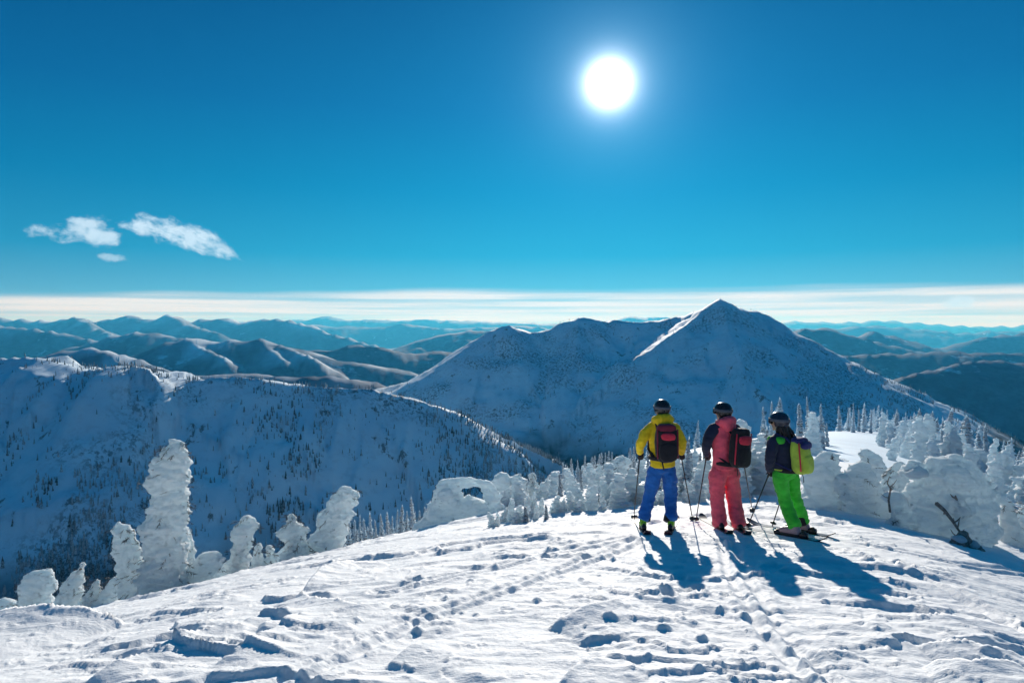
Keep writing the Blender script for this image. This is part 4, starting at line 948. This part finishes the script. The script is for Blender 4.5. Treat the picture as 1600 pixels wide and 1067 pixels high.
# ------------------------------------------------------------------ the skiers
def fabric(name, color, rough=.75, dark=.25, sheen=.15):
    n = NT(name); co = n.coord('Object')
    a = n.noise(9, co, 5, .6); w = n.noise(420, co, 2)
    c2 = tuple(c * (1 - dark) for c in color)
    n.set(n.mix(n.ramp(a, .32, .68), c2 + (1,), tuple(color) + (1,)), rough)
    n.b.inputs['Specular IOR Level'].default_value = .3; n.b.inputs['Sheen Weight'].default_value = sheen
    n.bump(n.math('ADD', n.math('MULTIPLY', a, 1.0), n.math('MULTIPLY', w, .06)), .5, .02)
    return n.m
CLOTH = dict(yellow=fabric('yellow_shell', (.96, .66, .012)), blue=fabric('blue_trouser_cloth', (.010, .14, .50)), pink=fabric('pink_shell', (1.0, .12, .18)), navy=fabric('navy_shell', (.012, .020, .055)),
             green=fabric('green_trouser_cloth', (.06, .62, .045)), black=fabric('black_nylon', (.014, .013, .018)), red=fabric('red_nylon', (.72, .035, .07)), maroon=fabric('dark_red_nylon', (.22, .018, .045)),
             lime=fabric('lime_nylon', (.50, .66, .07)), purple=fabric('navy_pack_cloth', (.03, .03, .15)), white=fabric('white_nylon', (.7, .72, .75)))
MAT['skin'] = plain('skin', (.62, .36, .26), .5, 0, 30, .08, Subsurface_Weight=.2, Subsurface_Scale=.01)
MAT['helmet'] = plain('black_helmet_shell', (.018, .017, .02), .22, 0, 40, .2)
MAT['helmet_blue'] = plain('dark_blue_helmet_shell', (.025, .032, .055), .22, 0, 40, .2)
MAT['goggle'] = plain('goggle_lens', (.02, .025, .03), .08, 0, 40, .2, Metallic=.6)
MAT['strap'] = plain('goggle_strap', (.10, .11, .14), .7)
MAT['plastic_black'] = plain('black_plastic', (.02, .02, .022), .4)
MAT['plastic_green'] = plain('green_boot_plastic', (.22, .55, .02), .35)
MAT['plastic_grey'] = plain('grey_pink_boot_plastic', (.42, .27, .30), .4)
MAT['steel'] = plain('steel', (.5, .5, .52), .3, 0, 50, .1, Metallic=1.0)
MAT['ski_dark'] = plain('dark_ski_topsheet', (.035, .032, .045), .3, 0, 20, .3)
MAT['ski_red'] = plain('maroon_ski_topsheet', (.12, .03, .04), .3, 0, 20, .3)
MAT['hair'] = plain('dark_hair', (.018, .013, .012), .5, .01, 90, .3)
def superbox(c, half, axes, e=.42, seg=20, rings=14):
    """rounded box with its own axes"""
    V, Fc = ball((0, 0, 0), 1, seg, rings)
    V = np.sign(V) * np.abs(V) ** e
    V = V * np.array(half); A = np.array([tuple(a) for a in axes])
    return V @ A + np.array(tuple(c)), Fc
def crumple(me, amp, sc, seed, fine=.3):
    p = coords(me); q = p * np.array(sc)
    d = amp * (fbm3(q, 3, seed, .55) + fine * (1 - np.abs(vnoise3(q * 1.7 + 3, seed + 4)) * 2))
    put(me, p + normals(me) * d[:, None]); return me
def skin_of(parts, voxel=.014, smooth=1, amp=0, sc=(9, 9, 14), seed=1):
    me = fuse(parts, voxel, smooth)
    return crumple(me, amp, sc, seed) if amp else me
def limb(pts, radii, ref=None):
    """a limb with the bend rounded at its joints"""
    P, R = [], []
    for i in range(len(pts) - 1):
        for f in (0, .34, .67): P.append(pts[i].lerp(pts[i + 1], f)); R.append(radii[i] + (radii[i + 1] - radii[i]) * f)
    P.append(pts[-1]); R.append(radii[-1])
    for _ in range(2):
        Q = [P[0]] + [(P[i - 1] + P[i] * 2 + P[i + 1]) / 4 for i in range(1, len(P) - 1)] + [P[-1]]; P = Q
    return tube(P, R, 14, ref)
def hand_parts(h, ax, inward, s=1.0):
    """palm, four curled fingers of unequal length and a thumb, closed round a shaft along ax through h"""
    ax = ax.normalized(); inw = (inward - ax * inward.dot(ax)).normalized(); side = ax.cross(inw)
    parts = [superbox(h - inw * .036 * s, (.020 * s, .040 * s, .046 * s), (inw, side, ax), .6, 12, 8)]
    for k, (o, L) in enumerate(((.034, 205), (.012, 225), (-.011, 210), (-.033, 180))):
        pts = []
        for j in range(6):
            a = math.radians(-150 + L * j / 5 - 20); pts.append(h + ax * o * s + (inw * math.cos(a) + side * math.sin(a)) * (.033 - .0015 * j) * s)
        parts.append(tube(pts, [.0125 * s, .0125 * s, .012 * s, .0115 * s, .0105 * s, .008 * s], 8))
    t = [h - inw * .034 * s + ax * .035 * s - side * .022 * s, h - inw * .012 * s + ax * .052 * s - side * .036 * s, h + inw * .014 * s + ax * .05 * s - side * .032 * s, h + inw * .03 * s + ax * .042 * s - side * .012 * s]
    parts.append(tube(t, [.015 * s, .014 * s, .012 * s, .009 * s], 8))
    return parts
def ski(who, foot, d, label, mat, half_w=.050, front=.98, back=.66):
    if who == 'green': front, back = .84, .50
    nrm = Vector((0, 0, 1)); side = d.cross(nrm).normalized(); up = side.cross(d).normalized()
    o = foot + up * .006
    e = empty('ski', o, label, 'ski', 'skis of the three skiers')
    n = 40; V = []; Fc = []
    for i in range(n + 1):
        q = -back + (front + back) * i / n
        w = half_w * (1.0 + .22 * ((q - .0) / .85) ** 2) * (1 if q < front - .14 else math.sqrt(max(.02, 1 - ((q - front + .14) / .145) ** 2))) * (1 if q > -back + .05 else .72)
        z = .0 + (.85 * (q - front + .24) ** 2 * 1.5 if q > front - .24 else 0) + (.5 * (-back + .1 - q) if q < -back + .1 else 0)
        for sx, sz in ((-1, 0), (1, 0), (1, .014), (-1, .014)): V.append(o + d * q + side * (sx * w) + up * (z + sz))
    for i in range(n):
        for k in range(4): Fc.append((i * 4 + k, i * 4 + (k + 1) % 4, (i + 1) * 4 + (k + 1) % 4, (i + 1) * 4 + k))
    Fc += [(3, 2, 1, 0), tuple(n * 4 + k for k in range(4))]
    child('deck', mesh_np('deck', [tuple(v) for v in V], Fc, False), mat, e)
    ax = (d, side, up)
    for nm, q, h in (('toe_binding', .19, .05), ('heel_binding', -.19, .07)):
        me = mesh_np(nm, *merge([superbox(o + d * q + up * (.014 + h * .45), (.055, .036, h * .5), ax, .4, 12, 8), superbox(o + d * q + up * (.014 + h), (.03, .02, .015), ax, .5, 10, 6)]))
        child(nm, me, MAT['plastic_black'], e)
    return e
def pole(top, tip, label, d_in=Vector((0, 1, 0))):
    e = empty('ski_pole', tip, label, 'ski pole', 'ski poles of the three skiers'); ax = (top - tip).normalized()
    child('shaft', mesh_np('shaft', *tube([tip - ax * .02, tip + ax * .05, top - ax * .02], [.003, .0075, .009], 10)), MAT['plastic_black'], e)
    child('grip', mesh_np('grip', *tube([top - ax * .09, top - ax * .05, top, top + ax * .055, top + ax * .085], [.013, .016, .0155, .017, .021], 12)), MAT['plastic_black'], e)
    child('basket', mesh_np('basket', *tube([tip + ax * .065, tip + ax * .07, tip + ax * .078, tip + ax * .10], [.012, .045, .047, .011], 16)), MAT['plastic_black'], e)
    a, b = frame(ax); lp = [top + ax * .07 + (a * math.cos(t) + b * .3 * math.sin(t)) * .04 - ax * (.06 * (1 - math.cos(t))) for t in np.linspace(0, 6.28, 13)]
    child('wrist_strap', mesh_np('wrist_strap', *tube(lp, [.004] * 13, 5)), MAT['plastic_black'], e)
    return e
def boots(e, foot, d, ankle, knee, mat, name='boot', label=None):
    """stiff ski boot: shell, cuff, sole, buckles"""
    side = d.cross(Vector((0, 0, 1))).normalized(); up = side.cross(d).normalized(); g = foot + up * .035
    shell = [tube([g - d * .13 + up * .05, g - d * .05 + up * .06, g + d * .06 + up * .055, g + d * .15 + up * .042], [(.045, .052), (.050, .06), (.050, .052), (.042, .036)], 14, ref=side),
             tube([g - d * .07 + up * .05, ankle - up * .02, ankle + (knee - ankle).normalized() * .12], [(.050, .066), (.052, .060), (.054, .056)], 14, ref=side)]
    o = child(name, skin_of(shell, .011, 1), mat, e, label)
    def sub(nm, me, m): me.transform(Matrix.Translation(-Vector(e.location))); link(nm, me, m, o)
    sub('sole', mesh_np('sole', *superbox(g + d * .01 + up * .005, (.155, .042, .016), (d, side, up), .4, 14, 8)), MAT['plastic_black'])
    for q in (.10, .02): sub('buckle', mesh_np('buckle', *superbox(g + d * q + up * .092 + side * .02, (.012, .04, .008), (d, side, up), .5, 8, 6)), MAT['steel'])
    sub('buckle', mesh_np('buckle', *superbox(g + d * .012 + up * .2, (.01, .045, .012), (d, side, up), .5, 8, 6)), MAT['steel'])
def head_parts(c, R, f, up):
    """skull, face with brow, nose, lips, chin and ears"""
    A = (R, f, up)
    L = lambda a, b, z: c + R * a + f * b + up * z
    return [superbox(L(0, -.005, .025), (.076, .094, .095), A, .9), superbox(L(0, .025, -.045), (.058, .065, .07), A, .85), ball(L(0, .078, -.095), (.024, .02, .02), 10, 7),
            tube([L(0, .092, .015), L(0, .108, -.012), L(0, .118, -.03)], [.011, .013, .016], 8), ball(L(0, .096, -.062), (.024, .012, .009), 10, 6), ball(L(0, .09, .035), (.05, .016, .012), 10, 6),
            superbox(L(-.080, -.005, -.01), (.012, .022, .032), A, .8, 10, 8), superbox(L(.080, -.005, -.01), (.012, .022, .032), A, .8, 10, 8)]
def skier(who, label, J, yaw, head_yaw, cols, opts):
    """J: joints in the place; yaw turns the body to its left"""
    f = Vector((-math.sin(yaw), math.cos(yaw), 0)); R = Vector((math.cos(yaw), math.sin(yaw), 0))
    hf = Vector((-math.sin(head_yaw), math.cos(head_yaw), -.04)).normalized(); hR = hf.cross(Vector((0, 0, 1))).normalized(); hU = hR.cross(hf)
    feet = SKIS[who]; base = (feet[0][0] + feet[1][0]) / 2
    w = opts.get('width', 1.0)
    # ---- body, one continuous figure
    U = (J['neck'] - J['pelvis']).normalized(); waist = J['pelvis'].lerp(J['neck'], .38); chest = J['pelvis'].lerp(J['neck'], .70); shl = J['pelvis'].lerp(J['neck'], .93)
    body = [tube([J['pelvis'] - U * .10, J['pelvis'], waist, chest, shl, J['neck'] + U * .03], [(.11, .09), (.135 * w, .10), (.12 * w, .09), (.145 * w, .105), (.12 * w, .08), (.05, .05)], 16, ref=R),
            tube([J['neck'] - U * .02, J['neck'].lerp(J['head'], .6), J['head']], [.056, .052, .05], 12)]
    for s in 'LR':
        body.append(limb([shl.lerp(J['sh' + s], .5), J['sh' + s], J['el' + s], J['wr' + s]], [.05, .052, .040, .028]))
        body.append(limb([J['pelvis'].lerp(J['hip' + s], .6), J['hip' + s], J['kn' + s], J['an' + s]], [.075, .078, .052, .038]))
        fd = feet['LR'.index(s)][1]; body.append(tube([J['an' + s], J['an' + s] + Vector((0, 0, -.05)), J['an' + s] + fd * .10 + Vector((0, 0, -.06))], [.036, .036, .026], 10))
        body += hand_parts(J['wr' + s], J['grip' + s] if 'grip' + s in J else Vector((0, 0, 1)), f, .86)
    body += head_parts(J['head'], hR, hf, hU)
    me = skin_of(body, .013, 1); me.transform(Matrix.Translation(-base))
    P = link('person', me, MAT['skin'], None, label, 'person', 'three skiers on the summit', loc=base)
    # ---- trousers
    legs = [tube([J['pelvis'] + U * .06, J['pelvis'], (J['hipL'] + J['hipR']) / 2 - U * .04], [(.155 * w, .125), (.170 * w, .135), (.155 * w, .125)], 18, ref=R)]
    for s in 'LR':
        cuff = J['an' + s] + (J['an' + s] - J['kn' + s]).normalized() * opts.get('cuff', .02)
        legs.append(limb([J['pelvis'].lerp(J['hip' + s], .8), J['hip' + s] - U * .02, J['kn' + s], cuff], [.095, .112 * opts.get('leg', 1), .088 * opts.get('leg', 1), .090 * opts.get('leg', 1)]))
    child('trousers', skin_of(legs, .013, 1, .013, (7, 7, 13), opts['seed']), CLOTH[cols['trousers']], P)
    # ---- jacket
    hem = J['pelvis'] - U * opts.get('hem', .03)
    tor = tube([hem, J['pelvis'] + U * .05, waist, chest, shl + U * .01, J['neck'] + U * .04], [(.180 * w, .145), (.178 * w, .145), (.168 * w, .135), (.185 * w, .145), (.145 * w, .105), (.075, .075)], 20, ref=R)
    arms = {s: limb([shl.lerp(J['sh' + s], .55), J['sh' + s] + U * .005, J['el' + s], J['wr' + s] + (J['el' + s] - J['wr' + s]).normalized() * .05], [.085, .082, .068, .052]) for s in 'LR'}
    if cols.get('sleeve'):
        child('jacket', skin_of([tor, ball(J['shL'].lerp(shl, .45), .078), ball(J['shR'].lerp(shl, .45), .078)], .013, 2, .011, (7, 7, 11), opts['seed'] + 2), CLOTH[cols['jacket']], P)
        for s in 'LR': child('sleeve', skin_of([arms[s]], .012, 1, .008, (9, 9, 14), opts['seed'] + 3), CLOTH[cols['sleeve']], P)
    else:
        child('jacket', skin_of([tor, arms['L'], arms['R']], .013, 2, .011, (7, 7, 11), opts['seed'] + 2), CLOTH[cols['jacket']], P)
    if cols.get('yoke'):                                   # coloured shoulder panels
        for s in 'LR':
            c = shl.lerp(J['sh' + s], .62) + U * .012
            child('shoulder_panel', skin_of([superbox(c - U * .01, (.095, .118, .060), (R, f, U), .75)], .012, 1, .005, (9, 9, 12), 3), CLOTH[cols['yoke']], P)
    if cols.get('hem_band'):
        child('hem_band', mesh_np('hem_band', *tube([hem + U * .012, hem + U * .03], [(.188 * w, .153), (.186 * w, .152)], 24, ref=R, caps=False)), CLOTH[cols['hem_band']], P)
    if opts.get('hood'):
        hp = [J['neck'] + R * (math.sin(t) * .115) - f * (math.cos(t) * .095 + .015) + Vector((0, 0, .062 - .03 * abs(math.sin(t)) ** 2)) for t in np.linspace(-1.9, 1.9, 13)]
        hd = [tube(hp, [.042 + .030 * math.cos(t * .8) for t in np.linspace(-1.9, 1.9, 13)], 12), superbox(J['neck'] - f * .11 - U * .02, (.115, .06, .085), (R, f, U), .8)]
        child('hood', skin_of(hd, .012, 1, .009, (12, 12, 14), opts['seed'] + 5), CLOTH[cols['jacket']], P)
    child('neck_warmer', skin_of([tube([J['neck'] - U * .01, J['neck'].lerp(J['head'], .5), J['head'] - hU * .03 - hf * .015], [.072, .070, .082], 14)], .010, 1, .004, (12, 12, 12), 6), CLOTH['black'], P)
    # ---- gloves
    for s in 'LR':
        gp = hand_parts(J['wr' + s], J['grip' + s] if 'grip' + s in J else Vector((0, 0, 1)), f, 1.12)
        fo = (J['el' + s] - J['wr' + s]).normalized(); gp.append(tube([J['wr' + s] - f * .03 + fo * .01, J['wr' + s] + fo * .06, J['wr' + s] + fo * .11], [.036, .042, .055], 12))
        child('glove', skin_of(gp, .0075, 1), CLOTH['black'], P)
    # ---- helmet and goggles
    hc = J['head'] + hU * .025
    V, Fc = superbox(hc, (.116, .136, .126), (hR, hf, hU), .92, 28, 20)
    keep = []
    for q in Fc:
        m = Vector(V[list(q)].mean(0)) - hc
        if m.dot(hU) < -.095 or (m.dot(hf) > .035 and m.dot(hU) < .018): continue
        keep.append(q)
    he = child('helmet', mesh_np('helmet', V, keep), MAT[cols['helmet']], P)
    sd = he.modifiers.new('shell', 'SOLIDIFY'); sd.thickness = .012; sd.offset = -1
    def sub(nm, me, m): me.transform(Matrix.Translation(-Vector(P.location))); return link(nm, me, m, he)
    for k in (-1, 0, 1): sub('vent', mesh_np('vent', *superbox(hc + hU * .108 - hf * .03 + hR * (.04 * k) - hU * (.012 * abs(k)), (.007, .035, .006), (hR, hf, hU), .6, 10, 6)), MAT['strap'])
    band = [hc + hR * (math.cos(t) * .1195) + hf * (math.sin(t) * .1405) + hU * (.012 + .012 * math.sin(t)) for t in np.linspace(0, 6.2832, 33)]
    sub('goggle_strap', mesh_np('goggle_strap', *tube(band, [(.021, .004)] * 33, 8, ref=hU)), MAT['strap'])
    sub('goggles', mesh_np('goggles', *superbox(hc + hf * .108 - hU * .008, (.080, .030, .040), (hR, hf, hU), .7, 18, 10)), MAT['goggle'])
    if cols.get('hair'):
        rnd = random.Random(3); hs = []
        for k in range(46):                                # loose locks down over the collar
            a = rnd.uniform(-1.25, 1.25); r0 = hc + hR * math.sin(a) * .085 - hf * math.cos(a) * .085 - hU * .03
            dz = rnd.uniform(.17, .27); sway = R * (.02 + .05 * rnd.random() + .045 * math.sin(a)) - f * rnd.uniform(.02, .07)
            pts = [r0, r0 - Vector((0, 0, dz * .35)) + sway * .3, r0 - Vector((0, 0, dz * .7)) + sway * .8 + R * rnd.uniform(-.02, .02), r0 - Vector((0, 0, dz)) + sway * 1.2 + R * rnd.uniform(-.03, .03)]
            hs.append(tube(pts, [.018, .022, .017, .005], 7))
        child('hair', mesh_np('hair', *merge(hs)), MAT['hair'], P)
    # ---- boots
    for (ft, d), s in zip(feet, 'LR'): boots(P, ft, d, J['an' + s], J['kn' + s], MAT[cols['boot']])
    if cols.get('gaiter'):
        for s in 'LR':
            a = J['an' + s]; inn = R * (.062 if s == 'L' else -.062); k = J['kn' + s]
            child('kick_patch', skin_of([tube([a + inn - Vector((0, 0, .02)), a.lerp(k, .22) + inn * .9, a.lerp(k, .42) + inn * .8], [(.050, .075), (.040, .066), (.012, .03)], 12, ref=R)], .010, 1, .004, (9, 9, 9), 4), CLOTH[cols['gaiter']], P)
    return P, f, R, U, chest
def backpack(who, label, c, f, R, U, half, cols, straps, style, nk, hipz):
    """c: centre of the pack against the back; f forward, U along the back"""
    e = empty('backpack', c - U * half[2], label, 'backpack', 'backpacks of the three skiers'); A = (R, f, U)
    me = skin_of([superbox(c, half, A, .64, 26, 18), superbox(c - f * half[1] * .35 - U * half[2] * .12, (half[0] * .86, half[1] * .95, half[2] * .74), A, .66, 22, 16)], .012, 2, .006, (8, 8, 8), 7)
    child('main_bag', me, CLOTH[cols[0]], e)
    def part(nm, cc, h, m, ee=.5, amp=.004): child(nm, skin_of([superbox(cc, h, A, ee, 22, 14)], .010, 1, amp, (10, 10, 10), 8), CLOTH[m], e)
    part('lid', c + U * half[2] * .80 - f * half[1] * .05, (half[0] * .84, half[1] * .95, half[2] * .24), cols[1], .68)
    part('front_pocket', c - f * half[1] * 1.02 + U * half[2] * style['py'], (half[0] * style['pw'], half[1] * .42, half[2] * style['ph']), cols[2], .68)
    if style.get('lower'): part('lower_pocket', c - f * half[1] * 1.05 - U * half[2] * .40, (half[0] * .80, half[1] * .45, half[2] * .52), style['lower'], .66)
    for s in (-1, 1):                                      # piping down the sides
        pts = [c + R * (s * half[0] * .88) - f * half[1] * .72 + U * half[2] * z for z in (.78, .4, 0, -.4, -.75)]
        child('side_piping', mesh_np('side_piping', *tube(pts, [.011] * 5, 8)), CLOTH[cols[3]], e)
        # shoulder straps up over the shoulders and down the chest
        a = c + R * (s * half[0] * .62) + f * half[1] * .8 + U * half[2] * .72
        pts = [a, a + U * .055 + f * .05, nk + R * (s * .105) + f * .02 + U * .055, nk + R * (s * .125) + f * .115 - U * .03, nk + R * (s * .13) + f * .158 - U * .18, c + R * (s * half[0] * 1.12) + f * (half[1] + .17) - U * half[2] * .45, c + R * (s * half[0] * 1.05) + f * half[1] * .6 - U * half[2] * .75]
        P2 = []
        for i in range(len(pts) - 1):
            for q in (0, .5): P2.append(pts[i].lerp(pts[i + 1], q))
        P2.append(pts[-1])
        child('shoulder_strap', mesh_np('shoulder_strap', *tube(P2, [(.027, .009)] * len(P2), 10, ref=R)), CLOTH[straps], e)
    t = np.linspace(-2.75, 2.75, 25); hb = c - U * half[2] * .86 + f * (half[1] + .11)
    pts = [hb + R * (math.sin(q) * .198 * style.get('belt', 1)) - f * (math.cos(q) * .165) for q in t]
    child('hip_belt', mesh_np('hip_belt', *tube(pts, [(.034 - .012 * abs(q) / 2.8, .012) for q in t], 10, ref=U)), CLOTH['black'], e)
    p0 = c - U * half[2] * .8 - R * half[0] * .5 - f * half[1] * .4
    child('loose_strap', mesh_np('loose_strap', *tube([p0, p0 - U * .07 + R * .01 - f * .02, p0 - U * .15 + R * .03 - f * .01], [(.010, .003)] * 3, 6, ref=R)), CLOTH['black'], e)
    return e
def build_people():
    def jt(D, **k): return {a: at(b[0], b[1], D + (b[2] if len(b) > 2 else 0)) for a, b in k.items()}
    def mid(who): return (SKIS[who][0][0].y + SKIS[who][1][0].y) / 2
    def ankles(J, who):
        for (ft, d), s in zip(SKIS[who], 'LR'): J['an' + s] = ft + Vector((0, 0, .155)) - d * .06
    # --- yellow jacket, blue trousers
    D = mid('yellow')
    J = jt(D, head=(1034.5, 640), neck=(1034, 659), pelvis=(1034.5, 722), shL=(1014, 670), shR=(1055, 670), elL=(999.5, 693, -.04), elR=(1068, 693, -.04), wrL=(1000, 711, .13), wrR=(1064, 711, .13), hipL=(1024, 732), hipR=(1045, 732), knL=(1014.5, 776, .07), knR=(1048.5, 776, .07))
    ankles(J, 'yellow'); tipL = ground_at(990, 812); tipR = ground_at(1083, 815)
    J['gripL'] = (J['wrL'] - tipL).normalized(); J['gripR'] = (J['wrR'] - tipR).normalized()
    P, f, R, U, ch = skier('yellow', 'skier in a yellow jacket and blue trousers, seen from behind', J, math.radians(4), math.radians(8), dict(jacket='yellow', trousers='blue', helmet='helmet', boot='plastic_green', gaiter='black'), dict(seed=3, hood=True, hem=.055, cuff=.0, width=1.04))
    c = J['pelvis'].lerp(J['neck'], .53) - f * .225
    backpack('yellow', 'black backpack with red pocket worn over the yellow jacket', c, f, R, U, (.165, .085, .27), ('black', 'maroon', 'red', 'maroon'), 'black', dict(py=.40, pw=.64, ph=.20, lower='black'), J['neck'] - U * .02, 0)
    pole(J['wrL'], tipL, 'ski pole in the left hand of the yellow-jacketed skier'); pole(J['wrR'], tipR, 'ski pole in the right hand of the yellow-jacketed skier')
    # --- pink suit
    D = mid('pink')
    J = jt(D, head=(1130, 644.5), neck=(1131, 662, -.02), pelvis=(1131, 727), shL=(1111.5, 672, -.10), shR=(1151, 671, .12), elL=(1103, 695, -.10), elR=(1161, 693, .24), wrL=(1104, 712, .10), wrR=(1160, 712, .36), hipL=(1121.5, 735, -.04), hipR=(1142, 735, .05), knL=(1119.5, 777, .04), knR=(1146, 777, .10))
    ankles(J, 'pink'); tipL = ground_at(1087, 816); tipR = ground_at(1176, 800)
    J['gripL'] = (J['wrL'] - tipL).normalized(); J['gripR'] = (J['wrR'] - tipR).normalized()
    P, f, R, U, ch = skier('pink', 'skier in a pink suit with dark sleeves, seen from behind', J, math.radians(30), math.radians(42), dict(jacket='pink', trousers='pink', sleeve='navy', helmet='helmet', boot='plastic_black'), dict(seed=13, hood=True, hem=.03, cuff=.10, leg=1.16, width=1.02))
    c = J['pelvis'].lerp(J['neck'], .46) - f * .24 + R * .055
    U2 = (U + R * .10).normalized(); R2 = (R - U2 * R.dot(U2)).normalized()
    backpack('pink', 'black backpack with red pocket worn askew over the pink jacket', c, f, R2, U2, (.165, .09, .28), ('black', 'black', 'red', 'red'), 'black', dict(py=.46, pw=.74, ph=.24, lower='black'), J['neck'] - U * .02, 0)
    pole(J['wrL'], tipL, 'ski pole in the left hand of the pink-suited skier'); pole(J['wrR'], tipR, 'ski pole mostly hidden behind the pink-suited skier')
    # --- green trousers, leaning forward
    D = mid('green')
    J = jt(D, head=(1218, 660), neck=(1222, 680, -.02), pelvis=(1226, 733, -.02), shL=(1208, 690, -.10), shR=(1239, 690, .12), elL=(1203, 714, -.14), elR=(1251, 712, .24), wrL=(1203, 737, .06), wrR=(1234, 738, .38), hipL=(1219, 740, -.05), hipR=(1236, 740, .06), knL=(1225, 783, .02), knR=(1242, 780, .12))
    ankles(J, 'green'); tipL = ground_at(1167, 826); tipR = ground_at(1206, 824)
    J['gripL'] = (J['wrL'] - tipL).normalized(); J['gripR'] = (J['wrR'] - tipR).normalized()
    P, f, R, U, ch = skier('green', 'long-haired skier in a navy jacket and bright green trousers', J, math.radians(38), math.radians(50), dict(jacket='navy', trousers='green', yoke='green', hem_band='lime', helmet='helmet_blue', boot='plastic_grey', hair=True, gaiter='black'), dict(seed=23, hem=.0, cuff=.0, leg=.97, width=.90))
    c = J['pelvis'].lerp(J['neck'], .46) - f * .23 + R * .03
    backpack('green', 'lime backpack with navy top on the green-trousered skier', c, f, R, U, (.15, .095, .25), ('lime', 'purple', 'purple', 'red'), 'purple', dict(py=.62, pw=.78, ph=.20, lower='lime', belt=.9), J['neck'] - U * .02, 0)
    pole(J['wrL'], tipL, 'ski pole planted slanting left of the green-trousered skier'); pole(J['wrR'], tipR, 'ski pole held low behind the green-trousered skier')
    names = dict(yellow='yellow-jacketed skier', pink='pink-suited skier', green='green-trousered skier')
    for who, pair in SKIS.items():
        for (ft, d), s in zip(pair, ('left', 'right')): ski(who, ft, d, 'dark ski under the %s boot of the %s' % (s, names[who]), MAT['ski_red' if who == 'yellow' else 'ski_dark'])
build_people()
# ------------------------------------------------------------------ the air between here and the far ranges
def build_haze():
    n = bpy.data.materials.new('winter_haze'); n.use_nodes = True; t = n.node_tree; t.nodes.clear()
    v = t.nodes.new('ShaderNodeVolumePrincipled'); o = t.nodes.new('ShaderNodeOutputMaterial')
    v.inputs['Color'].default_value = HAZE_COL; v.inputs['Density'].default_value = HAZE_DENSITY; v.inputs['Anisotropy'].default_value = .25
    v.inputs['Absorption Color'].default_value = (1, 1, 1, 1)          # clear air scatters blue and absorbs nothing
    t.links.new(v.outputs[0], o.inputs['Volume'])
    x, y0, y1, z0, z1 = 82000, -80000, 80000, -1250, 950
    vs_ = [(a, b, c) for c in (z0, z1) for b in (y0, y1) for a in (-x, x)]
    me = mesh_np('haze', vs_, [(0, 2, 3, 1), (4, 5, 7, 6), (0, 1, 5, 4), (2, 6, 7, 3), (0, 4, 6, 2), (1, 3, 7, 5)], False)
    link('haze', me, n, kind='stuff')
HAZE_COL, HAZE_DENSITY = (.06, .53, 1.0, 1), 3.0e-5
build_haze()
